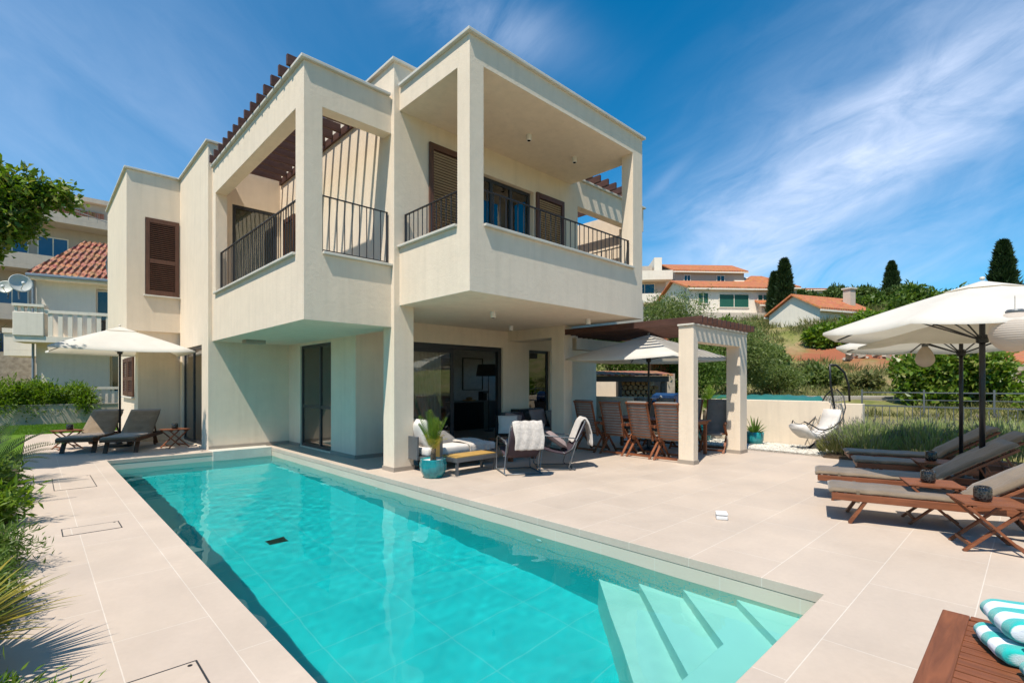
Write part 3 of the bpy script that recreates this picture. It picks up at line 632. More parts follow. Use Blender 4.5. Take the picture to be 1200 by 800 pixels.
# living room sliding door: one leaf glazed, the other slid open
fr = MB()
for b in ((5.6, 5.68, 9.46, 9.58, .03, 2.43), (8.56, 8.66, 9.46, 9.58, .03, 2.43), (5.68, 8.56, 9.46, 9.58, 2.33, 2.43), (5.68, 8.56, 9.46, 9.58, .03, .05)): fr.box(*b)
sd = fr.build('sliding_door', M['anthracite'], V, bevel=.004)
def leaf(x0, x1, y, name='door_leaf', p=sd):
    mb = MB()
    for b in ((x0, x0+.09, y-.02, y+.02, .05, 2.33), (x1-.09, x1, y-.02, y+.02, .05, 2.33), (x0+.09, x1-.09, y-.02, y+.02, .05, .15), (x0+.09, x1-.09, y-.02, y+.02, 2.23, 2.33)): mb.box(*b)
    lf = mb.build(name, M['anthracite'], p); return lf
leaf(5.68, 7.16, 9.50)
g = MB(); g.box(5.77, 7.07, 9.497, 9.503, .15, 2.23); g.build('glass_pane', M['glass'], sd)
c = MB()
for i in range(60):
    x = 5.8+1.15*i/59
    for z in (.08, 2.28): c.v.append((x, 9.68+.02*math.sin(i*1.2), z))
for i in range(59): c.f.append((2*i, 2*i+2, 2*i+3, 2*i+1))
c.build('door_curtain', M['curtain'], sd, smooth=True)
window('y', 9.50, 9.62, 10.46, .03, 2.42, curtain=False, name='tall_window')
# upper room windows
window('y', 7.70, 6.12, 7.88, 3.10, 5.68, mull=(6.75, 7.3), curtain=False, name='balcony_door')
cu = MB()
for (a, b) in ((6.2, 6.62), (7.25, 7.75)):
    s = len(cu.v)
    for i in range(20):
        x = a+(b-a)*i/19
        for z in (3.13, 5.6): cu.v.append((x, 7.85+.02*math.sin(i*1.3), z))
    for i in range(19): cu.f.append((s+2*i, s+2*i+2, s+2*i+3, s+2*i+1))
cu.build('upper_curtain', M['curtain'], V, smooth=True)
def shutter(axis, plane, u0, u1, z0, z1, side=-1, mid=True, name='shutter'):
    """louvred timber shutter standing just off a wall"""
    def bx(mb, a, b, c, d, e, f): return mb.box(c, d, a, b, e, f) if axis == 'x' else mb.box(a, b, c, d, e, f)
    mb = MB(); fw = .085; p0, p1 = (plane-.045, plane-.003) if side < 0 else (plane+.003, plane+.045)
    bx(mb, u0, u0+fw, p0, p1, z0, z1); bx(mb, u1-fw, u1, p0, p1, z0, z1); bx(mb, u0+fw, u1-fw, p0+.002, p1-.002, z0, z0+fw*1.3); bx(mb, u0+fw, u1-fw, p0+.002, p1-.002, z1-fw*1.3, z1)
    if mid: zm = z0+(z1-z0)*.44; bx(mb, u0+fw, u1-fw, p0+.002, p1-.002, zm-.05, zm+.05)
    f = mb.build(name, M['shutter'], V, bevel=.004)
    lv = MB(); n = int((z1-z0-.22)/.05)
    for i in range(n):
        z = z0+.13+i*(z1-z0-.26)/(n-1)
        if mid and abs(z-zm) < .06: continue
        pc = (p0+p1)/2
        a = [(pc-.018, z-.016), (pc+.018, z+.012), (pc+.018, z+.020), (pc-.018, z-.008)]
        if side > 0: a = [(2*pc-x, y) for x, y in a]
        (lv.profile_x if False else lv.profile_y)(a, u0+fw, u1-fw) if axis == 'y' else lv.profile_x(a, u0+fw, u1-fw)
    lv.build('louvres', M['shutter'], f); return f
shutter('y', 16.02, 2.10, 2.83, 3.84, 5.84)
shutter('x', 1.955, 16.8, 17.8, 1.17, 2.24); 
s = shutter('x', 1.955, 17.85, 18.85, 1.17, 2.24)
b = MB(); b.box(1.99, 2.0, 16.8, 18.85, 1.17, 2.24).build('shutter_backing', M['blackmetal'], V)
b = MB(); b.box(2.1, 2.83, 16.06, 16.08, 3.84, 5.84).build('shutter_backing', M['blackmetal'], V)
shutter('y', 7.555, 5.14, 6.06, 3.12, 5.86, mid=False); shutter('y', 7.555, 7.94, 8.86, 3.12, 5.70, mid=False)
shutter('x', 4.437, 12.0, 12.7, 2.97, 5.5, mid=False)
# downlights under slabs and ceilings
def lamp(x, y, z):
    mb = MB(); mb.lathe([(.0, -.11), (.045, -.11), (.048, -.10), (.048, 0)], at=(x, y, z), n=16); l = mb.build('ceiling_lamp', M['whiteplastic'], V, smooth=False)
    k = MB(); k.lathe([(0, -.112), (.034, -.112)][::-1], at=(x, y, z), n=12); k.build('lamp_glass', M['darkglass'], l)
for p in ((5.45, 6.7, 6.2), (6.75, 6.6, 6.2), (8.1, 6.6, 6.2), (5.35, 8.5, 2.85), (8.0, 8.4, 2.85), (8.3, 6.4, 2.85), (6.2, 7.0, 2.85)): 
    if p != (5.45, 6.7, 6.2): lamp(*p)
bx = MB(); bx.box(3.35, 3.75, 11.9, 12.2, 2.40, 2.48).build('junction_box', M['concrete'], V)
# railings
def railing(axis, plane, u0, u1, z0, z1, n, name='railing'):
    mb = MB()
    def B(a, b, h, e, f): mb.box(plane-h, plane+h, a, b, e, f) if axis == 'x' else mb.box(a, b, plane-h, plane+h, e, f)
    B(u0, u1, .02, z1-.012, z1); B(u0+.02, u1-.02, .012, z0+.045, z0+.057)
    B(u0, u0+.022, .018, z0, z1-.012); B(u1-.022, u1, .018, z0, z1-.012)
    for i in range(1, n): u = u0+(u1-u0)*i/n; B(u-.006, u+.006, .006, z0+.057, z1-.012)
    mb.build(name, M['rail'], V)
railing('x', 3.06, 8.0, 12.73, 3.56, 4.47, 40); railing('y', 7.75, 3.26, 4.42, 3.56, 4.47, 9)
railing('y', 5.75, 4.84, 8.78, 3.88, 4.43, 30); railing('x', 4.65, 5.96, 7.54, 3.88, 4.43, 12); railing('x', 9.05, 5.94, 7.54, 3.88, 4.43, 12)
railing('y', 7.66, 9.43, 11.6, 3.88, 4.43, 16)
# timber pergola slats over the left and the rear balcony
pg = MB(); pg.box(4.39, 4.436, 7.95, 12.95, 6.42, 6.56); pg = pg.build('balcony_pergola', M['pergola'], V)
for i in range(14):
    y = 8.06+i*.365; s = MB(); s.box(2.845, 4.385, y-.03, y+.03, 6.475, 6.64); s.build('slat', M['pergola_x'], pg, bevel=.004)
pg2 = MB(); pg2.box(9.45, 12.2, 12.5, 12.55, 6.3, 6.42); pg2 = pg2.build('balcony_pergola', M['pergola_x'], V)
for i in range(7):
    x = 9.66+i*.33; s = MB(); s.box(x-.03, x+.03, 7.33, 12.5, 6.435, 6.60); s.build('slat', M['pergola'], pg2, bevel=.004)
# terrace pergola
P = empty('terrace_pergola', (8.86, 4.39, 0), 0, 'cream terrace pergola with dark timber slats over the dining table', 'pergola')
def pcol(x0, x1, y0, y1, h): 
    c = MB(); c.box(x0, x1, y0, y1, 0, h); c = c.build('column', M['plaster'], P, bevel=.01)
    b = MB(); b.box(x0-.012, x1+.012, y0-.012, y1+.012, 0, .075); b.build('column_plinth', M['plinth'], c)
pcol(0, .19, 0, .30, 2.598); pcol(2.13, 2.5, 0, .30, 2.598)
b = rectsolid([(.186, 2.134, .004, .24, 2.30, 2.597)]); b.build('beam', M['plaster'], P, bevel=.01)
b = rectsolid([(.50, 3.0, 3.168, 3.40, 2.33, 2.60)]); b.build('beam', M['plaster'], P, bevel=.01)
b = rectsolid([(-.03, 2.53, -.014, .31, 2.60, 2.635)]); b.build('beam_coping', M['coping'], P, bevel=.006)
for i in range(13):
    x = .04+i*.203; s = MB(); s.box(x-.022, x+.022, -.16, 3.14 if i < 3 else 3.42, 2.638, 2.765); s.build('slat', M['pergola'], P, bevel=.003)
# living room interior seen through the open door
def room():
    w = MB(); w.box(5.05, 12.35, 13.5, 13.59, .03, 2.7).build('inner_wall', M['charwall'], V)
    w = MB(); w.box(5.0, 12.4, 9.7, 13.5, .031, .036).build('inner_floor', M['plinth'], V)
    k = empty('kitchen_island', (10.4, 12.9, .036), 0, 'black kitchen counter with grey end panel inside the open living room', 'kitchen counter')
    b = MB(); b.box(-.9, .35, -.3, .3, 0, .88).build('cabinet', M['black'], k, bevel=.004)
    for i in range(5): MB().box(-.87+i*.24, -.65+i*.24, -.318, -.302, .1, .85).build('cabinet_door', M['black'], k, bevel=.003)
    MB().box(.36, .55, -.3, .3, 0, .88).build('end_panel', M['stone_worktop'], k)
    MB().box(-.95, .9, -.33, .33, .882, .92).build('worktop', M['stone_worktop'], k, bevel=.004)
    MB().box(.56, .88, -.3, .3, 0, .88).build('drawer_stack', M['greymetal'], k)
    b = empty('chopping_board', (10.3, 12.8, .957), .2, 'small wooden bread board lying on the dark kitchen counter', 'chopping board')
    MB().box(-.2, .2, -.12, .12, 0, .03).build('board', M['bench_wood'], b, bevel=.006); l = MB().lathe([(0, 0), (.09, .01), (.11, .05), (.08, .09), (0, .1)], at=(0, 0, .03)); l.build('loaf', M['log'], b, smooth=True)
    f = empty('floor_lamp', (10.35, 11.9, .036), 0, 'floor lamp with wide black drum shade inside the living room', 'lamp')
    MB().lathe([(.0, 0), (.15, 0), (.15, .02), (0, .02)]).build('foot', M['blackmetal'], f); MB().tube([(0, 0, .02), (0, 0, 1.85)], .012).build('stem', M['blackmetal'], f)
    MB().lathe([(.40, 1.72), (.34, 2.08)], n=32).build('lamp_shade', M['mat_dark'], f, smooth=True)
    p = empty('picture_frame', (11.0, 13.46, 1.3), 0, 'thin black rectangular picture frame on the living room wall', 'picture frame')
    q = MB()
    for b in ((-.45, .45, 0, .02), (-.45, .45, 1.08, 1.1), (-.45, -.43, .02, 1.08), (.43, .45, .02, 1.08)): q.box(b[0], b[1], 0, .03, b[2], b[3])
    q.build('frame', M['blackmetal'], p); MB().box(-.4, .4, .02, .03, .05, 1.05).build('print', M['charwall'], p)
    c = empty('tall_cupboard', (9.55, 13.2, .036), 0, 'tall narrow black cupboard beside the kitchen counter indoors', 'cupboard')
    MB().box(-.22, .22, -.25, .25, 0, 2.3).build('carcass', M['black'], c, bevel=.004); MB().tube([(.15, -.27, 1.0), (.15, -.27, 1.4)], .01).build('handle', M['greymetal'], c)
    e = empty('coffee_maker', (11.0, 12.95, .957), 0, 'small dark coffee maker at the end of the kitchen counter', 'coffee maker')
    MB().box(-.1, .1, -.12, .12, 0, .3).build('body', M['black'], e, bevel=.02); MB().box(-.1, .1, -.2, -.12, .24, .32).build('spout', M['greymetal'], e, bevel=.01)
room()
# ------------------------------------------------------------------ furniture
def make_lounger(back=32, mat='mat', wood='teak', curl=.0):
    """foot at local x=0, head towards +x"""
    t = empty('sun_lounger'); W_ = .66; zt = .33; px = 1.22; L = 2.0; a = R(back)
    for s in (-1, 1):
        b = MB(); y = s*(W_/2-.02); b.box(0, L, y-.018, y+.018, zt-.085, zt-.01); b.build('side_rail', M[wood], t, bevel=.004)
    for xa, xb in ((-.002, .035), (L-.035, L-.001)): MB().box(xa, xb, -W_/2+.04, W_/2-.04, zt-.08, zt-.012).build('cross_rail', M[wood], t, bevel=.003)
    for s in (-1, 1):
        y = s*(W_/2-.052)
        l = MB(); l.bar((.34, y, zt-.02), (.16, y, 0), .028, .085, (0, 1, 0)); l.build('leg', M[wood], t, bevel=.003)
        l = MB(); l.bar((1.44, y, zt-.02), (1.64, y, .05), .028, .075, (0, 1, 0)); l.build('leg', M[wood], t, bevel=.003)
        w = MB(); w.lathe([(.03, -.018), (.085, -.018), (.09, -.012), (.09, .012), (.085, .018), (.03, .018)], n=20); w = w.build('wheel', M['teak_dark'], t, bevel=.002)
        w.rotation_euler = (PI/2, 0, 0); w.location = (1.70, s*(W_/2-.095), .092)
    s1 = MB()
    for i in range(15): x = .06+i*.078; s1.box(x, x+.052, -W_/2+.042, W_/2-.042, zt-.03, zt-.012)
    s1.build('seat_slats', M[wood], t)
    bk = MB(); lb = .84
    def onb(u, h, y): return (px+u*math.cos(a)-h*math.sin(a), y, zt-.02+u*math.sin(a)+h*math.cos(a))
    for s in (-1, 1): y = s*(W_/2-.06); bk.bar(onb(0, 0, y), onb(lb, 0, y), .03, .045, (0, 1, 0))
    for i in range(10): u = .05+i*.082; bk.bar(onb(u, .028, -W_/2+.05), onb(u, .028, W_/2-.05), .05, .014, (-math.sin(a), 0, math.cos(a)))
    bk.build('backrest', M[wood], t, bevel=.002)
    for s in (-1, 1): y = s*(W_/2-.10); MB().bar(onb(.5, -.03, y), (1.80, y, zt-.06), .02, .03, (0, 1, 0)).build('back_prop', M[wood], t)
    m = MB(); pts = [(-.02, zt-.02), (.02, zt-.004)]
    for i in range(1, 13): pts.append((px*i/12, zt-.006+.003*math.sin(i*1.7)))
    for i in range(1, 9): u = lb*i/8; p = onb(u+.02, .042, 0); pts.append((p[0], p[2]+.003*math.sin(i*2.1)))
    slabpad(m, pts, W_-.03, .032); mt = m.build('mattress', M[mat], t, smooth=True)
    hp = MB(); p = onb(lb*.86, .105, 0); 
    sb = MB()
    for s in (-1, 1):
        sb.box(.22, .25, s*(W_/2-.012)-.006, s*(W_/2-.012)+.006, zt-.10, zt+.03)
    sb.build('tie', M['mat'], mt)
    return t
def dirz(dx, dy): return math.atan2(dy, dx)
L0 = make_lounger(33); rz = dirz(.30, -1)
RL = [((6.62, 1.62, 0), dirz(.27, -1), 'nearest sun lounger on the right, taupe cushion fully in the sun'),
      ((7.72, 2.05, 0), dirz(.27, -1), 'second sun lounger from the front on the right, partly shaded by the big parasol'),
      ((9.28, 1.95, 0), dirz(.30, -1), 'third sun lounger on the right, directly behind the thick parasol pole'),
      ((10.28, 2.28, 0), dirz(.34, -1), 'furthest sun lounger on the right, its foot beside the lavender bed')]
G1 = 'sun loungers in a row on the right of the terrace'
tag(L0, RL[0][2], 'sun lounger', G1); L0.location = RL[0][0]; L0.rotation_euler = (0, 0, RL[0][1])
for p, r, lb in RL[1:]: copy_tree(L0, loc=p, rz=r, label=lb)
L1 = make_lounger(36, 'mat', 'teak_dark'); G2 = 'two sun loungers under the left parasol'
tag(L1, 'left sun lounger under the parasol by the lawn, nearer the grass', 'sun lounger', G2); L1.location = (.62, 14.25, 0); L1.rotation_euler = (0, 0, dirz(.42, 1))
copy_tree(L1, loc=(1.30, 13.65, 0), rz=dirz(.42, 1), label='sun lounger under the left parasol, nearer the house door')
def make_table(size=.47, h=.44):
    t = empty('folding_side_table'); hs = size/2
    tp = MB(); n = 7
    for i in range(n): w = size/n; y = -hs+w*i; tp.box(-hs, hs, y+.004, y+w-.004, h-.018, h)
    tp.box(-hs+.06, -hs+.09, -hs+.01, hs-.01, h-.04, h-.0182); tp.box(hs-.09, hs-.06, -hs+.01, hs-.01, h-.04, h-.0182)
    tp.build('table_top', M['teak'], t, bevel=.003)
    for s in (-1, 1):
        y1 = s*(hs-.03); y2 = s*(hs-.062)
        MB().bar((-hs+.03, y1, h-.03), (hs-.01, y1, 0), .022, .04, (0, 1, 0)).build('leg', M['teak'], t, bevel=.003)
        MB().bar((hs-.03, y2, h-.03), (-hs+.01, y2, 0), .022, .04, (0, 1, 0)).build('leg', M['teak'], t, bevel=.003)
    MB().bar((hs-.06, -hs+.04, .06), (hs-.06, hs-.04, .06), .02, .03).build('stretcher', M['teak_y'], t)
    MB().bar((-hs+.06, -hs+.07, .06), (-hs+.06, hs-.07, .06), .02, .03).build('stretcher', M['teak_y'], t)
    return t
T0 = make_table(); G3 = 'folding teak side tables'
TL = [((6.30, .30, 0), -1.2, 'nearest folding teak side table, at the right edge in front of the loungers'),
      ((7.02, .78, 0), -1.25, 'folding side table between the first and second right loungers'),
      ((9.0, .95, 0), -1.25, 'folding side table between the third and furthest right loungers'),
      ((2.42, 14.15, 0), .3, 'small folding side table beside the tall glass door on the left'),
      ((.55, 15.5, 0), .3, 'small folding side table left of the two shaded loungers')]
tag(T0, TL[0][2], 'side table', G3); T0.location = TL[0][0]; T0.rotation_euler = (0, 0, TL[0][1])
for p, r, lb in TL[1:]: copy_tree(T0, loc=p, rz=r, label=lb)
def make_lantern():
    t = empty('candle_holder')
    m, nt, b, o = newmat('mosaic_glass'); v = coords(nt); vo = N(nt, 'ShaderNodeTexVoronoi'); vo.inputs['Scale'].default_value = 55; nt.links.new(v, vo.inputs['Vector'])
    k = ramp(nt, vo.outputs['Distance'], [(.35, (.006, .007, .009)), (.7, (.045, .04, .036))]); nt.links.new(k, b.inputs['Base Color']); b.inputs['Roughness'].default_value = .12; bump(nt, b, vo.outputs['Distance'], .6, .004)
    MB().lathe([(0, 0), (.052, 0), (.062, .01), (.066, .03), (.066, .105), (.06, .125), (.048, .132), (.046, .12), (.056, .10), (.056, .02), (0, .015)], n=28).build('glass_cup', m, t, smooth=True)
    MB().lathe([(0, .015), (.03, .015), (.03, .06), (0, .06)], n=14).build('candle', M['cush_white'], t); return t
C0 = make_lantern(); G4 = 'dark mosaic candle holders'
CL = [((6.24, .33, .442), 'dark mosaic candle holder on the nearest side table'), ((6.98, .80, .442), 'dark mosaic candle holder on the table between the first and second loungers'),
      ((9.0, 1.0, .442), 'dark mosaic candle holder on the furthest right side table'), ((2.42, 14.15, .442), 'dark candle holder on the side table by the left glass door'), ((.60, 15.5, .442), 'dark candle holder on the small table left of the shaded loungers')]
tag(C0, CL[0][1], 'candle holder', G4); C0.location = CL[0][0]
for p, lb in CL[1:]: copy_tree(C0, loc=p, label=lb)

def umbrella(loc, ang0, n, r, ze, zt, label, square=False, lantern=None, polr=.024, vent=True):
    t = empty('parasol', loc, 0, label, 'parasol', 'off white garden parasols')
    cn = MB(); corners = []
    for i in range(n):
        a = ang0+2*PI*i/n; corners.append((math.cos(a)*r, math.sin(a)*r))
    m = n; K = 8; SEG = 6
    # canopy: panels sag between the ribs; rings follow a slightly concave profile
    ring0 = .13
    rows = []
    for k in range(K+1):
        f = ring0+(1-ring0)*k/K
        row = []
        for i in range(m):
            x0, y0 = corners[i]; x1, y1 = corners[(i+1) % m]
            for s in range(SEG):
                u = s/SEG; x = x0+(x1-x0)*u; y = y0+(y1-y0)*u
                sag = math.sin(PI*u)*(.045*f*f+.0); inw = 1-.035*math.sin(PI*u)*f
                z = zt-(zt-ze)*(f**1.12)-sag*.9
                row.append((x*f*inw, y*f*inw, z))
        rows.append(row)
    nn = m*SEG; base = len(cn.v)
    for row in rows: cn.v += row
    for k in range(K):
        for i in range(nn):
            a = base+k*nn+i; b = base+k*nn+(i+1) % nn; cn.f.append((a, b, b+nn, a+nn))
    # short valance hem
    hb = len(cn.v); cn.v += [(x*1.002, y*1.002, z-.035) for x, y, z in rows[-1]]
    for i in range(nn): a = base+K*nn+i; b = base+K*nn+(i+1) % nn; cn.f.append((a, b, hb+(i+1) % nn, hb+i))
    cv = cn.build('canopy', M['canvas'], t, smooth=False)
    for p in cv.data.polygons: p.use_smooth = True
    if vent:
        vt = MB(); vt.v.append((0, 0, zt+.03)); 
        for i in range(m): vt.v.append((corners[i][0]*.22, corners[i][1]*.22, zt-(zt-ze)*.183+.012))
        for i in range(m): vt.f.append((0, 1+i, 1+(i+1) % m))
        vt.build('vent_cap', M['canvas'], cv)
    MB().lathe([(.02, zt+.04), (.028, zt+.05), (.022, zt+.075), (0, zt+.08)], n=12).build('finial', M['coping'], t, smooth=True)
    MB().tube([(0, 0, .03), (0, 0, zt+.02)], polr, 14).build('pole', M['blackmetal'], t, smooth=True)
    hz = ze-.02-.10*(not square); h = MB(); h.lathe([(polr+.002, hz-.06), (polr+.03, hz-.05), (polr+.03, hz+.03), (polr+.01, hz+.05)], n=14); h.build('hub', M['blackmetal'], t)
    ribs = [(x, y) for x, y in corners]
    for (x, y) in ribs:
        rb = MB(); ps = [(x*f, y*f, zt-(zt-ze)*(f**1.12)-.022) for f in (.05, .3, .55, .8, .985)]
        rb.tube(ps, .011, 6); rb = rb.build('rib', M['blackmetal'], t)
        f = .52; st = MB(); st.tube([(x/r*.05, y/r*.05, hz), (x*f, y*f, zt-(zt-ze)*(f**1.12)-.035)], .0095, 6); st.build('strut', M['blackmetal'], rb)
    MB().lathe([(0, 0), (.24, 0), (.25, .01), (.25, .05), (.23, .065), (.06, .075), (.045, .09), (.045, .28), (.026, .29)], n=28).build('base', M['concrete'] if False else M['anthracite'], t, smooth=False)
    return t
umbrella((1.50, 15.3, 0), PI/4, 4, 1.85, 2.30, 2.86, 'off white square parasol over the two loungers beside the lawn', True)
umbrella((9.98, 6.0, 0), PI/4, 4, 1.86, 2.07, 2.58, 'off white square parasol under the dark timber pergola slats', True)
umbrella((8.42, .45, 0), PI/8+.12, 8, 1.72, 2.18, 2.74, 'large white octagonal parasol nearest the camera at the right edge', polr=.03)
umbrella((10.2, .78, 0), PI/8+.12, 8, 1.66, 2.10, 2.56, 'white octagonal parasol behind the large one on the right', polr=.026)
def hanging(loc, r, pear, label, ztop):
    t = empty('hanging_lantern', loc, 0, label, 'lantern', 'pale lanterns hanging under the parasols')
    pr = [(0, -r)]+[(r*math.sin(a)*(1 if not pear or a < PI/2 else (1-.28*(math.sin((a-PI/2)))) ), -r*math.cos(a)*(1 if not pear or a < PI/2 else 1.7)) for a in [PI*i/18 for i in range(1, 17)]]
    MB().lathe(pr, n=32).build('shade', M['paper'], t, smooth=True)
    zt = pr[-1][1]; MB().lathe([(r*.34, zt), (r*.36, zt+.02), (r*.30, zt+.035), (0, zt+.035)], n=20).build('cap', M['greymetal'], t)
    MB().tube([(0, 0, zt+.03), (0, 0, ztop)], .0025, 5).build('cord', M['blackmetal'], t)
hanging((7.07, .14, 2.02), .2, False, 'large round pale lantern hanging under the nearest parasol', .36)
hanging((9.3, 1.10, 1.86), .115, True, 'small pear shaped pale lantern hanging between the two right parasols', .34)

# table and towels in the near right corner
t = empty('slatted_table', (2.3, .30, 0), 0, 'low slatted teak table with folded towels at the bottom right corner', 'table')
MB().box(-.55, .775, -.095, 0, .415, .45).build('frame_board', M['teak'], t, bevel=.005)
MB().box(-.55, .775, -.95, -.855, .415, .45).build('frame_board', M['teak'], t, bevel=.005)
MB().box(-.55, -.46, -.853, -.097, .415, .45).build('frame_board', M['teak_y'], t, bevel=.005)
MB().box(.735, .775, -.853, -.097, .415, .45).build('frame_board', M['teak_y'], t, bevel=.005)
sl = MB()
for i in range(19): x = -.455+i*.0625; sl.box(x, x+.052, -.86, -.09, .425, .444)
sl.build('slats', M['teak_y'], t, bevel=.002)
for x in (-.48, .70):
    for y in (-.09, -.88): MB().box(x, x+.06, y, y+.06, 0, .414).build('leg', M['teak_dark'], t, bevel=.004)
def towel(loc, rz, w, l, h, label, seed):
    """folded towel: rounded front fold runs along local x, body extends along local -y"""
    rr = random.Random(seed); mb = MB(); n = 14; prof = []
    for i in range(9): a = PI/2-PI*i/8; prof.append((math.cos(a)*h/2*1.1, h/2+math.sin(a)*h/2))
    m = 26; rows = []
    ys = [-l, -l*.8, -l*.6, -l*.4, -l*.2]
    ring = [(y, h+.004*math.sin(y*40+seed)) for y in ys]+prof+[(y, 0) for y in ys[::-1]]
    nr = len(ring)
    for i in range(m+1):
        x = -w/2+w*i/m; e = min(1, (min(i, m-i)/2.2))**.5 if True else 1
        for (y, z) in ring:
            mb.v.append((x, y+.008*math.sin(x*14+seed), h/2+(z-h/2)*(.72+.28*e)+.0025*math.sin(x*60+y*35+seed)))
    for i in range(m):
        for j in range(nr):
            a = i*nr+j; b = i*nr+(j+1) % nr; mb.f.append((a, b, b+nr, a+nr))
    mb.f.append(tuple(range(nr))); mb.f.append(tuple(m*nr+j for j in range(nr))[::-1])
    o = mb.build('folded_towel', M['towel'], smooth=True, sub=1); o.location = loc; o.rotation_euler = (0, 0, rz)
    # crease between the folded layers
    tag(o, label, 'towel', 'turquoise and white striped towels on the slatted table')
towel((2.745, .10, .447), .36, .26, .34, .068, 'lower striped towel of the further stack', 1)
towel((2.80, .075, .520), .42, .27, .36, .085, 'upper striped towel of the further stack, topmost of all', 2)
towel((2.48, -.03, .447), .40, .25, .34, .068, 'lower striped towel of the nearer stack', 3)
towel((2.545, -.06, .520), .46, .25, .36, .085, 'upper striped towel of the nearer stack at the right edge', 4)
# white box on paving
t = empty('white_box', (5.55, 2.42, 0), .5, 'small white plastic float box lying alone on the open paving', 'box')
MB().box(-.07, .07, -.06, .06, 0, .045).build('lower_shell', M['whiteplastic'], t, bevel=.012); MB().box(-.073, .073, -.063, .063, .048, .075).build('lid', M['whiteplastic'], t, bevel=.012)

# dining set
def dining_chair():
    t = empty('dining_chair'); w = .56   # sits facing +x, backrest at -x
    def B(p, q, a, b, name, m='teak'): return MB().bar(p, q, a, b, (0, 1, 0)).build(name, M[m], t, bevel=.002)
    a = R(17); x0, z0 = -.16, .40
    def bk(u, y, h=0): return (x0-u*math.sin(a)-h*math.cos(a), y, z0+u*math.cos(a)-h*math.sin(a))
    for s in (-1, 1):
        y = s*(w/2-.03)
        B(bk(-.05, y*.92), bk(.74, y*.92), .026, .045, 'back_post')
        B((.26, s*(w/2-.012), .62), (-.34, s*(w/2-.012), 0.0), .026, .045, 'leg'); B((-.20, y, .55), (.28, y, 0.0), .026, .045, 'leg')
        B((-.33, s*(w/2-.012), .655), (.27, s*(w/2-.012), .64), .05, .024, 'armrest')
    sl = MB()
    for i in range(12): u = .03+i*.061; sl.bar(bk(u, -w/2+.05), bk(u, w/2-.05), .014, .047, (math.cos(a), 0, math.sin(a)))
    sl.bar(bk(.75, -w/2+.02), bk(.75, w/2-.02), .03, .06, (math.cos(a), 0, math.sin(a)))
    sl.build('back_slats', M['teak_y'], t)
    st = MB()
    for i in range(7): x = -.13+i*.06; st.box(x, x+.045, -w/2+.04, w/2-.04, .40+.02*i/7, .418+.02*i/7)
    st.build('seat_slats', M['teak_y'], t)
    MB().bar((-.30, -w/2+.02, .055), (-.30, w/2-.02, .055), .02, .045).build('stretcher', M['teak_y'], t); MB().bar((.24, -w/2+.04, .06), (.24, w/2-.04, .06), .02, .045).build('stretcher', M['teak_y'], t)
    c = MB(); pts = [(.29, .43), (.2, .44), (.05, .435), (-.08, .43)]
    for i in range(7): p = bk(.06+.72*i/6, 0, -.035); pts.append((p[0], p[2]))
    pts2 = pts; c2 = MB(); slabpad(c2, pts2, w-.10, .05); cu = c2.build('cushion', M['cush_grey'], t, smooth=True)
    bt = MB()
    for u in (.2, .36, .52, .66):
        for y in (-.12, 0, .12): bt.lathe([(0, -.004), (.011, 0), (0, .006)], at=bk(u, y, -.092), n=8)
    bt.build('tufts', M['mat_dark'], cu); return t
D0 = dining_chair(); G5 = 'folding teak chairs round the dining table'
DL = [((9.2, 6.95), 0, 'folding teak dining chair seen from behind, nearest the villa wall'), ((9.2, 6.25), .03, 'second teak dining chair from the villa, slatted back to the pool'),
      ((9.22, 5.58), -.04, 'third teak dining chair from the villa, slatted back to the pool'), ((9.2, 4.95), .05, 'fourth teak dining chair, half hidden behind the front pergola column'),
      ((10.98, 4.95), PI+.18, 'teak dining chair with grey tufted cushion seen between the pergola columns'), ((11.0, 5.65), PI, 'far side dining chair with grey cushion, in front of the blue grill'),
      ((11.0, 6.35), PI, 'far side dining chair with grey cushion, second from the house'), ((11.0, 7.0), PI, 'far side dining chair with grey cushion nearest the house')]
tag(D0, DL[0][2], 'chair', G5); D0.location = (*DL[0][0], 0)
for p, r, lb in DL[1:]: copy_tree(D0, loc=(*p, 0), rz=r, label=lb)
t = empty('dining_table', (10.05, 5.95, 0), 0, 'long slatted teak dining table under the pergola', 'table')
tp = MB()
for i in range(7): tp.box(-.45+i*.13, -.33+i*.13, -1.15, -.28, .71, .735); tp.box(-.45+i*.13, -.33+i*.13, -.27, 1.15, .71, .735)
tp.build('table_top', M['teak_y'], t, bevel=.003); MB().box(-.42, .42, -1.1, 1.1, .65, .709).build('apron', M['teak_y'], t)
for x in (-.40, .34):
    for y in (-1.08, 1.02): MB().box(x, x+.06, y, y+.06, 0, .65).build('leg', M['teak'], t)
# black cups stand on table near the wall
for i, (x, y) in enumerate(((9.85, 7.0), (9.95, 6.88))):
    m = MB().lathe([(0, 0), (.04, 0), (.042, .17), (.036, .17), (.034, .02), (0, .02)], n=16).build('black_mug', M['black'], smooth=True); m.location = (x, y, .736); tag(m, ('left', 'right')[i]+' of two tall black mugs on the dining table near the wall', 'mug', 'two black mugs on the dining table')

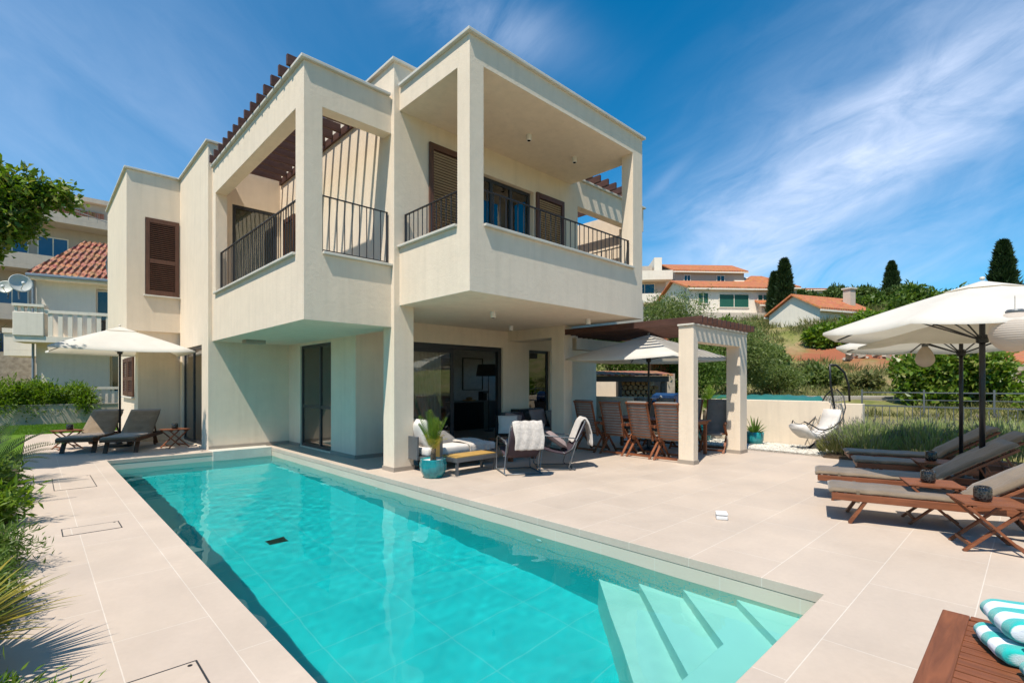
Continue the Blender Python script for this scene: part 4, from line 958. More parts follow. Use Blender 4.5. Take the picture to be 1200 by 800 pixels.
# lounge set on the covered terrace
def sofa(loc, rz, L, label, mats=('cush_white', 'cush_white'), frame='anthracite', back=True, D=.82, arms=(1, 1), wooden=False):
    t = empty('garden_sofa', loc, rz, label, 'sofa'); h = .30
    for x in (-L/2+.04, L/2-.08):
        for y in (-D/2+.03, D/2-.07): MB().box(x, x+.04, y, y+.04, 0, .22).build('leg', M[frame], t)
    MB().box(-L/2, L/2, -D/2, D/2, .221, .27).build('seat_frame', M[frame], t, bevel=.005)
    if back: MB().box(-L/2, L/2, D/2-.06, D/2, .271, .72).build('back_frame', M[frame], t, bevel=.006)
    for s, on in zip((-1, 1), arms):
        if on:
            x = -L/2 if s < 0 else L/2-.06
            a = MB().box(x, x+.06, -D/2+.02, D/2-.061, .271, .56).build('arm', M[frame], t, bevel=.005)
            if wooden: MB().box(x-.03, x+.09, -D/2, D/2-.062, .561, .59).build('arm_board', M['bench_wood'], a, bevel=.004)
    n = max(1, round(L/.8)); w = (L-.14)/n
    for i in range(n):
        x = -L/2+.07+w*(i+.5)
        c = MB(); c.box(x-w/2+.006, x+w/2-.006, -D/2+.01, D/2-.08, .272, .40); c.build('seat_cushion', M[mats[0]], t, bevel=.035, smooth=True)
        c = MB(); pillow(c, (x, D/2-.17, .60), w-.03, .42, .2, (R(75), 0, 0)); c.build('back_cushion', M[mats[1]], t, smooth=True)
    return t
def toss(loc, rot, w, h, t_, mat, label):
    m = MB(); pillow(m, (0, 0, 0), w, h, t_); o = m.build('cushion', M[mat], smooth=True); o.location = loc; o.rotation_euler = rot; tag(o, label, 'cushion')
t = empty('garden_daybed', (5.62, 7.5, 0), 0, 'pale cushioned daybed with wooden side panel beside the front column', 'daybed')
MB().box(-.85, .78, -.40, .40, .2, .26).build('seat_frame', M['greymetal'], t, bevel=.005)
for x in (-.83, .72):
    for y in (-.38, .33): MB().box(x, x+.05, y, y+.05, 0, .2).build('leg', M['greymetal'], t)
MB().box(-.79, .76, -.38, .38, .262, .41).build('seat_cushion', M['cush_white'], t, bevel=.04, smooth=True)
MB().box(-.9, -.862, -.22, .40, .2, .60).build('back_frame', M['greymetal'], t, bevel=.005)
MB().box(-.72, -.58, -.435, -.402, .18, .62).build('side_panel', M['bench_wood'], t, bevel=.004); MB().box(-.575, -.52, -.435, -.402, .0, .60).build('panel_post', M['greymetal'], t, bevel=.004)
MB().box(-.5, .25, .41, .60, .53, .56).build('arm_board', M['bench_wood'], t, bevel=.005); MB().box(-.45, .2, .44, .57, .0, .528).build('arm_frame', M['greymetal'], t)
q = MB(); pillow(q, (-.68, .02, .64), .62, .5, .22, (R(80), 0, R(85))); q.build('back_cushion', M['cush_white'], t, smooth=True)
sofa((9.05, 8.75, 0), PI+PI, 1.75, 'grey cushioned garden sofa against the living room wall', ('mat_dark', 'mat_dark'))
toss((8.62, 8.72, .60), (R(70), 0, .3), .45, .45, .15, 'cush_navy', 'dark plum scatter cushion on the grey sofa')
toss((8.25, 8.60, .60), (R(68), .2, -.5), .42, .42, .15, 'cush_mauve', 'mauve scatter cushion at the left end of the grey sofa')
toss((9.25, 8.72, .66), (R(72), 0, .1), .62, .42, .16, 'cush_mauve', 'long taupe scatter cushion in the middle of the grey sofa')
toss((7.85, 8.35, .58), (R(60), 0, R(-40)), .45, .45, .15, 'cush_white', 'pale scatter cushion at the front of the grey sofa')
toss((9.65, 8.6, .62), (R(68), 0, R(15)), .45, .45, .15, 'cush_grey', 'light grey scatter cushion at the right end of the grey sofa')
toss((5.55, 7.72, .50), (R(30), 0, R(10)), .55, .4, .14, 'cush_grey', 'grey scatter cushion lying on the pale daybed')
def throw(pts, w, loc, rz, label, mat='throw'):
    m = MB(); n = 10; base = 0
    fine = []
    for i in range(len(pts)-1):
        for k in range(4): f = k/4; fine.append(tuple(pts[i][j]*(1-f)+pts[i+1][j]*f for j in (0, 1)))
    fine.append(pts[-1])
    for (x, z) in fine:
        for j in range(n+1): u = -w/2+w*j/n; m.v.append((x+.012*math.sin(j*1.9+z*9), u+.01*math.sin(z*17), z+.012*math.sin(j*2.3+x*11)))
    for i in range(len(fine)-1):
        for j in range(n): a = i*(n+1)+j; m.f.append((a, a+1, a+n+2, a+n+1))
    o = m.build('throw_blanket', M[mat], smooth=True); s = o.modifiers.new('t', 'SOLIDIFY'); s.thickness = .028; s.offset = 1
    b = o.modifiers.new('s', 'SUBSURF'); b.levels = 1; b.render_levels = 1
    o.location = loc; o.rotation_euler = (0, 0, rz); tag(o, label, 'blanket')
throw([(-.41, .27), (-.415, .40), (-.1, .43), (.12, .43), (.25, .425)], .5, (5.95, 7.5, 0), R(90), 'cream throw folded over the seat of the pale daybed')
b = empty('ottoman_bench', (5.72, 6.55, 0), -.9, 'low bench with honey coloured wooden top beside the potted palm', 'bench')
def bench(t, L, D):
    MB().box(-L/2, L/2, -D/2, D/2, .25, .33).build('frame', M['greymetal'], t, bevel=.004)
    for i in range(6): w = (D-.04)/6; y = -D/2+.02+w*i; MB().box(-L/2+.02, L/2-.02, y+.003, y+w-.003, .331, .35).build('top_slat', M['bench_wood'], t, bevel=.002)
    for x in (-L/2+.02, L/2-.06):
        for y in (-D/2+.02, D/2-.06): MB().box(x, x+.04, y, y+.04, 0, .249).build('leg', M['greymetal'], t)
b.location = (5.42, 6.72, 0); b.rotation_euler = (0, 0, R(3)); b.scale = (1, 1, .88); bench(b, .95, .42)
c = empty('coffee_table', (7.0, 7.35, 0), 0, 'low dark teak coffee table in the middle of the lounge set', 'table')
MB().box(-.38, .38, -.38, .38, .36, .40).build('table_top', M['teak_dark'], c, bevel=.004)
for x in (-.36, .28):
    for y in (-.36, .28): MB().box(x, x+.08, y, y+.08, 0, .359).build('leg', M['teak'], c, bevel=.003)
l = empty('table_lantern', (6.95, 7.25, .402), 0, 'small metal bell shaped lantern on the coffee table', 'lantern')
MB().lathe([(.0, .0), (.10, 0), (.10, .015), (.03, .03), (.03, .05)], n=20).build('foot', M['greymetal'], l, smooth=True); MB().lathe([(.11, .05), (.095, .10), (.05, .16), (.02, .18), (0, .19)], n=24).build('bell', M['greymetal'], l, smooth=True)
def wire_chair():
    t = empty('lounge_chair'); w = .62   # faces +x
    fr = MB(); r = .011
    for s in (-1, 1):
        y = s*w/2; fr.tube([(-.30, y, .02), (.34, y, .02), (.37, y, .05), (.30, y, .58), (.24, y, .61), (-.28, y, .56), (-.32, y, .5), (-.18, y, .06), (-.22, y, .02)], r, 8)
    fr.tube([(-.28, -w/2, .02), (-.28, w/2, .02)], r, 8); fr.tube([(.34, -w/2, .02), (.34, w/2, .02)], r, 8); fr.tube([(-.10, -w/2, .30), (-.10, w/2, .30)], r, 8)
    fr.build('sled_frame', M['greymetal'], t, smooth=True)
    s = MB(); pts = [(.34, .41), (.28, .40), (.05, .33), (-.12, .30), (-.22, .36), (-.36, .60), (-.46, .82)]
    slabpad(s, [(x, z) for x, z in pts], w-.08, .03); s.build('sling_seat', M['cush_navy'], t, smooth=True)
    b = MB()
    for sgn in (-1, 1): b.tube([(-.14, sgn*(w/2-.03), .31), (-.25, sgn*(w/2-.03), .38), (-.47, sgn*(w/2-.03), .85)], .011, 8)
    b.tube([(-.47, -w/2+.03, .85), (-.47, w/2-.03, .85)], .011, 8); b.build('back_frame', M['greymetal'], t, smooth=True); return t
W0 = wire_chair(); G6 = 'metal lounge chairs round the coffee table'
tag(W0, 'metal sled chair seen from behind with a cream throw over its back', 'chair', G6); W0.location = (5.98, 6.08, 0); W0.rotation_euler = (0, 0, R(62))
copy_tree(W0, loc=(6.78, 5.95, 0), rz=R(140), label='metal sled chair seen side on, mauve cushion on its seat')
copy_tree(W0, loc=(7.45, 8.62, 0), rz=R(-60), label='metal lounge chair behind the coffee table, cushion and throw on it') if False else None
throw([(-.58, .45), (-.575, .62), (-.54, .80), (-.49, .895), (-.43, .84), (-.38, .72), (-.33, .60)], .50, (5.98, 6.08, 0), R(62), 'cream fluffy throw hanging over the back of the chair seen from behind')
throw([(-.60, .40), (-.59, .62), (-.54, .80), (-.49, .895), (-.43, .84), (-.38, .72), (-.32, .58), (-.27, .47)], .42, (6.78, 5.95, 0), R(140), 'white fluffy throw draped over the back of the side on chair')
toss((6.78, 5.97, .52), (R(35), 0, R(50)), .46, .44, .15, 'cush_mauve', 'mauve cushion leaning on the seat of the side on metal chair')
toss((6.05, 6.2, .46), (R(20), 0, 0), .42, .40, .12, 'cush_mauve', 'mauve cushion on the seat of the metal chair seen from behind')
c = empty('black_armchair', (5.45, 8.75, 0), R(200), 'black metal armchair standing behind the front column', 'chair')
q = MB()
for x in (-.28, .28):
    for y in (-.28, .28): q.bar((x, y, 0), (x, y, .62), .025)
    q.bar((x, -.29, .62), (x, .29, .62), .025); q.bar((x, -.29, .30), (x, .29, .30), .025)
q.bar((-.28, .28, .62), (.28, .28, .62), .025); q.bar((-.28, -.28, .30), (.28, -.28, .30), .025); q.build('frame', M['blackmetal'], c)
MB().box(-.26, .26, -.26, .26, .31, .42).build('seat_cushion', M['cush_grey'], c, bevel=.03); MB().box(-.26, .26, .18, .27, .43, .8).build('back_cushion', M['cush_grey'], c, bevel=.03)
s = empty('side_cabinet', (8.75, 9.2, 0), 0, 'low black cabinet against the wall left of the tall window', 'cabinet')
MB().box(-.45, .45, -.16, .16, .05, .86).build('carcass', M['black'], s, bevel=.005); MB().box(-.43, -.005, -.175, -.161, .08, .84).build('door', M['black'], s); MB().box(.005, .43, -.175, -.161, .08, .84).build('door', M['black'], s)
s.location = (9.35, 9.2, 0)
# wicker chair on left balcony
c = empty('rattan_armchair', (3.75, 8.5, 2.95), R(150), 'honey rattan armchair on the upper left balcony', 'chair')
q = MB()
for i in range(17):
    a = PI*(.02+.96*i/16)+PI; x, y = .30*math.cos(a), .28*math.sin(a)-.0; q.tube([(x*.8, y*.8, .40), (x*1.05, y*1.05, .62), (x*1.12, y*1.12, .80+.10*math.sin(PI*i/16))], .007, 5)
q.tube([(.336*math.cos(PI*(1.02+.96*i/16)), .314*math.sin(PI*(1.02+.96*i/16)), .80+.10*math.sin(PI*i/16)) for i in range(17)], .014, 8); q.build('woven_back', M['bench_wood'] if False else M['teak'], c)
MB().lathe([(0, .38), (.27, .38), (.29, .40), (.27, .43), (0, .44)], n=24).build('seat', M['teak'], c)
for x in (-.2, .2):
    for y in (-.18, .18): MB().tube([(x, y, .38), (x*1.25, y*1.25, 0)], .013, 6).build('leg', M['teak'], c)
# rear balcony: chair and board
c = empty('balcony_chair', (10.0, 8.2, 3.05), 0, 'brown slatted chair on the rear balcony behind the railing', 'chair')
for x in (-.22, .22):
    MB().bar((x, -.2, 0), (x, -.2, .45), .03).build('leg', M['teak'], c); MB().bar((x, .2, 0), (x, .26, 1.35), .03).build('leg', M['teak'], c)
MB().box(-.24, .24, -.23, .23, .45, .48).build('seat', M['teak'], c); q = MB()
for i in range(8): q.bar((-.22, .225+.01*i*.45, .6+i*.1), (.22, .225+.01*i*.45, .6+i*.1), .02, .06)
q.build('back_slats', M['teak'], c)
# hanging cocoon chair by the gravel
t = empty('cocoon_chair', (12.86, 3.42, 0), R(150), 'grey cocoon lounger with white cushion on its curved stand by the cream wall', 'chair')
fr = MB(); fr.tube([(-.75, 0, .03), (.45, 0, .03)], .03, 8); fr.tube([(.0, -.38, .03), (.0, .38, .03)], .025, 8)
arc = [(-.45, 0, .03), (-.60, 0, .5), (-.66, 0, 1.1), (-.56, 0, 1.62), (-.30, 0, 1.90), (.0, 0, 1.98), (.05, 0, 1.99)]
fr = MB(); fr.tube([(-.52, -.35, .03), (-.52, .35, .03)], .028, 8); fr.tube([(.5, -.35, .03), (.5, .35, .03)], .028, 8); fr.tube([(-.52, 0, .03), (.5, 0, .03)], .028, 8)
fr.tube([(.30, -.02, .03), (.0, -.02, .20), (-.30, 0, .33), (-.50, 0, .55), (-.55, 0, 1.0), (-.42, 0, 1.55), (-.40, 0, 1.98)], .024, 8)
fr.tube([(-.40, 0, 1.98), (-.62, 0, 1.97), (-.88, 0, 1.80), (-1.02, 0, 1.5), (-1.05, 0, 1.12)], .026, 8); fr.build('stand', M['blackmetal'], t, smooth=True)
t.scale = (.86, .86, .98)
sh = MB(); pts = [(.60, .62), (.50, .50), (.33, .38), (.15, .36), (-.1, .42), (-.35, .58), (-.48, .85), (-.55, 1.15), (-.56, 1.4)]
base = 0; wd = [.18, .32, .38, .40, .41, .42, .40, .28, .06]
for (x, z), w in zip(pts, wd):
    for j in range(9): v = -1+j/4; sh.v.append((x, w*v, z+.12*v*v*(w/.33)))
for i in range(len(pts)-1):
    for j in range(8): a = i*9+j; sh.f.append((a, a+1, a+10, a+9))
s = sh.build('woven_shell', M['greymetal'], t, smooth=True); m_ = s.modifiers.new('w', 'WIREFRAME'); m_.thickness = .012; m_.use_replace = True
rim = MB()
for sgn in (-1, 1): rim.tube([(x, sgn*w, z+.12*(w/.33)) for (x, z), w in zip(pts, wd)], .016, 6)
rim.build('rim', M['blackmetal'], t, smooth=True)
cu = MB(); slabpad(cu, [(.59, .62), (.49, .51), (.33, .41), (.15, .39), (-.08, .45), (-.28, .58), (-.38, .78), (-.44, .95)], .56, .12); cu.build('cushion', M['cush_white'], t, smooth=True)
# potted plants
def blades(name, n, L, W, zc, spread, mat, parent, droop=.5, seg=6, base_r=.03, up=.9):
    V_, Q_ = [], []
    for i in range(n):
        a = random.uniform(0, 2*PI); el = random.uniform(.25, 1.4)*up; l = L*random.uniform(.6, 1.1); dx, dy = math.cos(a), math.sin(a)
        sx, sy = -dy, dx; p = np.array([dx*base_r, dy*base_r, zc]); d = np.array([dx*math.cos(el)*spread, dy*math.cos(el)*spread, math.sin(el)]); b0 = len(V_)
        for k in range(seg+1):
            f = k/seg; w = W*(1-f**2.2)*.5*(.6+.4*min(1, f*4))+.0005; V_.append(p+np.array([sx*w, sy*w, .004])); V_.append(p-np.array([sx*w, sy*w, -.004]))
            p = p+d*l/seg; d = d+np.array([0, 0, -droop/seg*(.4+f*1.2)])
        for k in range(seg): q = b0+2*k; Q_.append((q, q+1, q+3, q+2))
    return np_obj(name, np.array(V_), np.array(Q_), M[mat], parent)
def fronds(name, n, L, parent, mat, zc=0, el0=.2, el1=1.3, droop=1.0, nl=26, ll=.16, lw=.016, az=(0, 2*PI), vee=.35):
    V_, Q_ = [], []
    for i in range(n):
        a = random.uniform(*az); el = random.uniform(el0, el1); l = L*random.uniform(.75, 1.1); dx, dy = math.cos(a), math.sin(a)
        p = np.array([dx*.03, dy*.03, zc]); d = np.array([dx*math.cos(el), dy*math.cos(el), math.sin(el)]); sd = np.array([-dy, dx, 0.])
        for k in range(nl):
            f = k/nl; p = p+d*l/nl; d = d+np.array([0, 0, -droop/nl*(.3+f)]); d = d/np.linalg.norm(d); upv = np.cross(sd, d); upv = upv if upv[2] > 0 else -upv
            if f < .12: continue
            le = ll*(math.sin(PI*(.12+.85*f))**.6)
            for s in (-1, 1):
                dd = d*.55+sd*s*.85+upv*vee; dd = dd/np.linalg.norm(dd); b0 = len(V_); w = d*lw*.5; q = p+dd*le
                V_.extend([p-w, p+w, p+dd*le*.5+w*.8, q]); Q_.append((b0, b0+1, b0+2, b0+3))
        b0 = len(V_)
    return np_obj(name, np.array(V_), np.array(Q_), M[mat], parent)
t = empty('potted_palm', (4.66, 6.72, 0), 0, 'small green palm in a ribbed turquoise pot beside the front column', 'potted plant')
pt = MB().lathe([(0, .0), (.13, 0), (.15, .01), (.205, .12), (.215, .22), (.20, .285), (.205, .30), (.19, .30), (.18, .27), (0, .26)], n=60, flute=.022).build('pot', M['glaze'], t, smooth=True)
MB().lathe([(0, .275), (.182, .272)][::-1], n=30).build('white_pebbles', M['pebble_white'], t)
MB().tube([(0, 0, .25), (.01, .01, .4), (.02, .0, .48)], [.05, .04, .03], 8).build('trunk', M['bark'], t, smooth=True)
fronds('fronds', 12, .60, t, 'leaf_bright', zc=.42, el0=1.15, el1=1.54, droop=.5, nl=18, ll=.15, lw=.02, vee=.8); fronds('lower_fronds', 6, .42, t, 'leaf_yellow', zc=.40, el0=.7, el1=1.4, droop=1.5, nl=14, ll=.12, lw=.014)
t = empty('potted_aloe', (12.75, 4.75, .03), 0, 'spiky green plant in a turquoise pot on the gravel right of the pergola', 'potted plant')
MB().lathe([(0, 0), (.17, 0), (.20, .10), (.215, .30), (.20, .31), (.19, .27), (0, .27)], n=32).build('pot', M['glaze'], t, smooth=True); blades('leaves', 34, .5, .06, .26, .8, 'leaf_mid', t, .35)
t = empty('potted_yucca', (12.6, 5.95, .03), 0, 'leafy palm in a tall turquoise pot seen between the pergola columns', 'potted plant')
MB().lathe([(0, 0), (.14, 0), (.18, .2), (.2, .48), (.185, .5), (.17, .45), (0, .45)], n=32).build('pot', M['glaze'], t, smooth=True); MB().tube([(0, 0, .44), (.01, 0, .8)], .04, 8).build('trunk', M['bark'], t); fronds('fronds', 16, .65, t, 'leaf_bright', zc=.75, el0=.3, el1=1.4, droop=1.3, nl=18, ll=.22, lw=.022)
# ------------------------------------------------------------------ walls, fence, plants
t = empty('boundary_wall', (13.30, 3.0, 0), 0, 'cream rendered boundary wall behind the gravel and cocoon chair', 'wall')
rectsolid([(0, .22, .3, 9.5, -.3, 1.10), (.0, .22, -.35, .3, -.3, 1.06)]).build('wall_body', M['plaster'], t, bevel=.01)
t = empty('low_boundary_wall', (-12, 24.95, 0), 0, 'low grey rendered wall along the lawn below the hedge', 'wall')
MB().box(0, 15.5, 0, .25, -.3, .72).build('wall_body', M['plaster_grey'], t, bevel=.01); MB().box(0, 15.5, -.02, .27, .722, .76).build('wall_cap', M['concrete'], t)
t = empty('baluster_fence', (-8, 25.6, .3), 0, 'white baluster fence showing through the hedge on the left', 'fence')
MB().box(0, 12, -.05, .05, .3, .42).build('bottom_rail', M['plaster_white'], t); MB().box(0, 12, -.06, .06, 1.0, 1.1).build('top_rail', M['plaster_white'], t)
q = MB()
for i in range(60): q.box(.05+i*.2, .13+i*.2, -.03, .03, .421, .999)
q.build('balusters', M['plaster_white'], t)
t = empty('metal_fence', (13.8, 2.9, 0), 0, 'grey metal bar fence behind the lavender and loungers', 'fence')
MB().box(-.04, .04, -9.5, 0, -.1, .18).build('kerb', M['concrete'], t); q = MB(); q.box(-.015, .015, -9.5, 0, 1.0, 1.03); q.box(-.012, .012, -9.5, 0, .24, .262); q.build('rail', M['greymetal'], t)
q = MB()
for i in range(70): y = -.12-i*.134; q.box(-.006, .006, y-.006, y+.006, .262, 1.0)
q.build('bars', M['greymetal'], t)
for i in range(6): y = -.02-i*1.85; MB().box(-.022, .022, y-.022, y+.022, .15, 1.05).build('post', M['greymetal'], t)
t = empty('metal_fence', (17.5, 3.5, 0), .15, 'second thin wire fence running behind the first one', 'fence'); z0 = H(17.5, 1)-.1
q = MB(); q.box(-.01, .01, -10, 0, z0+.75, z0+.78); q.box(-.01, .01, -10, 0, z0+.55, z0+.57); q.build('rail', M['greymetal'], t)
for i in range(8): MB().box(-.02, .02, -.02-i*1.4, .02-i*1.4, z0-.5, z0+.85).build('post', M['greymetal'], t)
def lav(loc, rx, ry, h, n, label, mat='leaf_lav', L=.3):
    t = empty('lavender_bush', loc, 0, label, 'lavender', 'lavender and rosemary clumps along the fence')
    P = np.stack([rx*(2*rng.random(n)-1), ry*(2*rng.random(n)-1)], 1); k = (P[:, 0]/rx)**2+(P[:, 1]/ry)**2 < 1; P = P[k]; m = len(P)
    z = h*(1-.75*((P[:, 0]/rx)**2+(P[:, 1]/ry)**2))**.7*rng.random(m)**.5
    PP = np.stack([P[:, 0], P[:, 1], z*.75], 1); D = np.stack([P[:, 0]/rx*.55+.22*rng.normal(size=m), P[:, 1]/ry*.55+.22*rng.normal(size=m), np.ones(m)], 1)
    V_, Q_ = leaf_arrays(PP, D, L*(.5+.7*rng.random(m)), .012+.008*rng.random(m), .1); np_obj('stems', V_, Q_, M[mat], t)
    nf = m//7; fl = PP[:nf]+unit(D[:nf])*(L*.95); V_, Q_ = leaf_arrays(fl, D[:nf], .06+.05*rng.random(nf), .014+.0*rng.random(nf), .3); tag(np_obj('flower_spikes', V_, Q_, M['lavflower'], t), kind='stuff')
M['lavflower'] = leafmat('lavender_flower', [(.14, .12, .20), (.20, .20, .14), (.2, .18, .24)], .8, .2)
lav((12.35, 2.35, .05), .6, .62, .68, 4200, 'lavender clump next to the cocoon chair'); lav((12.55, 1.45, .05), .65, .75, .78, 5000, 'tall green lavender clump left of the two parasol poles')
lav((12.5, .35, .05), .65, .8, .85, 4200, 'lavender clump directly behind the parasol poles'); lav((12.4, -.9, .05), .65, .8, .75, 3500, 'lavender clump at the right edge behind the loungers')
lav((11.98, 2.78, .05), .36, .34, .38, 2400, 'low dry grey lavender clump at the corner of the gravel bed', 'leaf_dry', .2)
# left bed
def cycad(name, loc, L, n, label, mat='leaf_dark', cat='cycad', **kw):
    t = empty(name, loc, 0, label, cat, 'spiky plants in the bed along the left path')
    MB().lathe([(0, 0), (.12, 0), (.14, .12), (.10, .22), (0, .26)], n=12).build('trunk', M['bark'], t, smooth=True); fronds('fronds', n, L, t, mat, zc=.2, **kw); return t
cycad('cycad', (-.55, 10.6, 0), .95, 34, 'dark green cycad furthest along the left bed', nl=34, ll=.15, lw=.014, el0=.15, droop=.9)
cycad('cycad', (-.85, 8.7, 0), 1.0, 34, 'dark green cycad second furthest in the left bed, half out of frame', nl=34, ll=.15, lw=.014, el0=.15, droop=.9)
def bushy(name, loc, rx, rz, label, mat, n, L, W, cat='shrub', up=.3, ry=None, group=None, spr=.06, per=9):
    t = empty(name, loc, 0, label, cat, group); bl = randblobs(0, 0, rz*.8, rx, ry or rx, rz, 6, .55); crown('crown', bl, n, per, spr, L, W, M[mat], t, .5)
    q = MB()
    for b in bl[1:]: q.tube([(0, 0, -.1), (b[0]*.5, b[1]*.5, b[2]*.5), tuple(b[:3])], [.02, .014, .006], 5)
    q.build('stem', M['bark'], t); return t
bushy('leafy_shrub', (-.52, 7.5, 0), .44, .26, 'bright green leafy shrub in the middle of the left bed', 'leaf_bright', 420, .12, .028, group='low shrubs in the left bed')
bushy('leafy_shrub', (-.50, 9.1, 0), .52, .38, 'mid green shrub between the cycads in the left bed', 'leaf_mid', 380, .11, .03, group='low shrubs in the left bed')
bushy('juniper_shrub', (-.42, 5.7, 0), .42, .26, 'feathery dark green juniper in the left bed', 'leaf_mid', 520, .07, .010, group='low shrubs in the left bed', spr=.045, per=14)
bushy('juniper_shrub', (-.36, 4.6, 0), .36, .22, 'feathery juniper just behind the yellow spiky plant', 'leaf_mid', 460, .07, .010, group='low shrubs in the left bed', spr=.045, per=14)
t = empty('yellow_yucca', (-.38, 3.75, 0), 0, 'yellow green spiky plant nearest the left edge of the photo', 'yucca', 'spiky plants in the bed along the left path')
MB().tube([(0, 0, -.05), (0, 0, .22)], .05, 8).build('trunk', M['bark'], t); blades('leaves', 230, .56, .026, .18, 1.0, 'leaf_yellow', t, .55, 7, .05)
bushy('juniper_shrub', (-.20, 2.85, 0), .33, .15, 'low bright juniper at the bottom left corner', 'leaf_bright', 420, .06, .009, group='low shrubs in the left bed', spr=.04, per=14)
t = empty('fan_palm', (-1.15, 3.1, 0), 0, 'fan palm just outside the left edge whose fronds shade the paving', 'palm')
MB().tube([(0, 0, -.05), (.05, 0, .7)], [.09, .07], 8).build('trunk', M['bark'], t)
def fans(n, parent):
    V_, Q_ = [], []
    for i in range(n):
        a = 2*PI*i/n+.3; el = random.uniform(.3, 1.0); d = np.array([math.cos(a)*math.cos(el), math.sin(a)*math.cos(el), math.sin(el)]); c = np.array([.05, 0, .7])+d*.45; sd = np.array([-math.sin(a), math.cos(a), 0]); 
        for k in range(25):
            th = R(-115+230*k/24); dd = d*math.cos(th)+sd*math.sin(th)+np.array([0, 0, -.15]); dd /= np.linalg.norm(dd); pp = np.cross(dd, [0, 0, 1.]); pp /= np.linalg.norm(pp); b0 = len(V_)
            V_.extend([c, c+dd*.28+pp*.013, c+dd*.5, c+dd*.28-pp*.013]); Q_.append((b0, b0+1, b0+2, b0+3))
    return np_obj('fan_leaves', np.array(V_), np.array(Q_), M['leaf_mid'], parent)
fans(9, t)
# overhanging fig tree top left
t = empty('fig_tree', (-2.7, 12.9, 0), 0, 'broad leaved tree reaching in at the upper left edge', 'tree')
bl = [(2.35, -.25, 4.95, .55, .5, .36), (2.95, -.30, 5.0, .34, .3, .20), (1.9, -.1, 4.65, .6, .6, .45), (2.25, -.25, 4.42, .55, .5, .42), (1.9, -.3, 4.0, .5, .45, .35), (2.5, -.25, 4.62, .4, .35, .25), (1.3, .1, 4.8, .8, .8, .6), (.5, .2, 4.9, .9, .9, .7), (-.5, .3, 5.0, 1, 1, .8), (1.5, -.2, 5.4, .5, .5, .35), (.6, -.8, 4.5, .6, .6, .5)]
crown('crown', bl, 3600, 10, .08, .13, .062, M['leaf_fig'], t, .35, .15)
q = MB(); q.tube([(0, 0, -.2), (.1, 0, 1.5), (.3, .1, 3.2)], [.2, .16, .12], 9)
for b in bl: q.tube([(.3, .1, 3.1), ((.3+b[0])/2, b[1]/2, (3.4+b[2])/2+.1), tuple(b[:3])], [.07, .04, .012], 6)
q.tube([(1.0, 0, 4.3), (1.9, -.2, 4.75), (2.9, -.3, 5.02)], [.03, .02, .006], 6); q.build('trunk', M['bark_pale'], t, smooth=True)
# hedge plants behind the low wall
for i in range(9):
    x = -2.5+i*.47; h = (.95, .9, 1.0, .95, .9, .95, .85, .55, .9)[i]
    pass
    t = bushy('oleander', (x, 25.35+.1*(i % 2), .3), .50, h*.8, ('%s oleander in the hedge behind the low left wall' % ('leftmost', 'second', 'third', 'fourth', 'fifth', 'sixth', 'low seventh', 'tall separate', 'rightmost')[i]), 'leaf_bright', 420, .16, .036, 'shrub', group='oleander bushes along the low left wall', spr=.09)

# ------------------------------------------------------------------ neighbouring houses
def simple_window(parent, axis, plane, u0, u1, z0, z1, pane='darkglass', frame='plaster_white', out=.03, name='window'):
    def bx(mb, a, b, c, d, e, f): return mb.box(c, d, a, b, e, f) if axis == 'x' else mb.box(a, b, c, d, e, f)
    f = MB(); w = .07
    bx(f, u0-w, u0, plane-out, plane, z0-w, z1+w); bx(f, u1, u1+w, plane-out, plane, z0-w, z1+w); bx(f, u0, u1, plane-out, plane, z1, z1+w); bx(f, u0, u1, plane-out*1.6, plane, z0-w, z0)
    if u1-u0 > .7: m = (u0+u1)/2; bx(f, m-.03, m+.03, plane-out, plane, z0, z1)
    f = f.build(name, M[frame], parent); p = MB(); bx(p, u0, u1, plane-.012, plane-.004, z0, z1); p.build('pane', M[pane], f)
# tiled roof slab: ridge along X, slopes in Y
def slope(parent, x0, x1, y0, y1, z0, z1, mat='roof', th=.14, name='roof'):
    v = [(x0, y0, z0), (x1, y0, z0), (x1, y1, z1), (x0, y1, z1)]; mb = MB(); mb.add([(a, b, c) for a, b, c in v]+[(a, b, c-th) for a, b, c in v], [(0, 1, 2, 3), (4, 7, 6, 5), (0, 4, 5, 1), (1, 5, 6, 2), (2, 6, 7, 3), (3, 7, 4, 0)])
    return mb.build(name, M[mat], parent)
n = empty('neighbour_house', (.05, 28.3, 0), R(-14), 'white neighbouring house with terracotta roof and baluster balcony on the left', 'house')
rectsolid([(0, 9, 0, 9, 0, 5.85)], [(2.4, 4.4, -.2, .25, 1.2, 2.75), (1.92, 2.7, -.2, .25, 3.7, 5.6)]).build('wall', M['plaster_white'], n, bevel=.02)
rf = MB()   # barrel tiles as real corrugation
nx = 280; x0, x1 = -.15, 9.3; ys = [(-.55, 5.95)]+[(-.55+5.0*i/14, 5.95+2.6*i/14) for i in range(1, 15)]
for j, (y, z) in enumerate(ys):
    for st in (0, 1):
        if st and j == len(ys)-1: continue
        for i in range(nx+1):
            x = x0+(x1-x0)*i/nx; zz = z+.045*math.sin(x*2*PI/.2)+(.0 if not st else -.0); yy = y if not st else ys[j+1][0]-.01; zz = zz if not st else (ys[j+1][1]-.035+.045*math.sin(x*2*PI/.2))
            shift = 0.9*((y+.55)/5.0)*(1-i/nx); rf.v.append((x+shift, yy, zz))
rows = 2*len(ys)-1
for j in range(rows-1):
    for i in range(nx): a = j*(nx+1)+i; rf.f.append((a, a+1, a+nx+2, a+nx+1))
rfo = rf.build('roof', M['roof'], n, smooth=False)
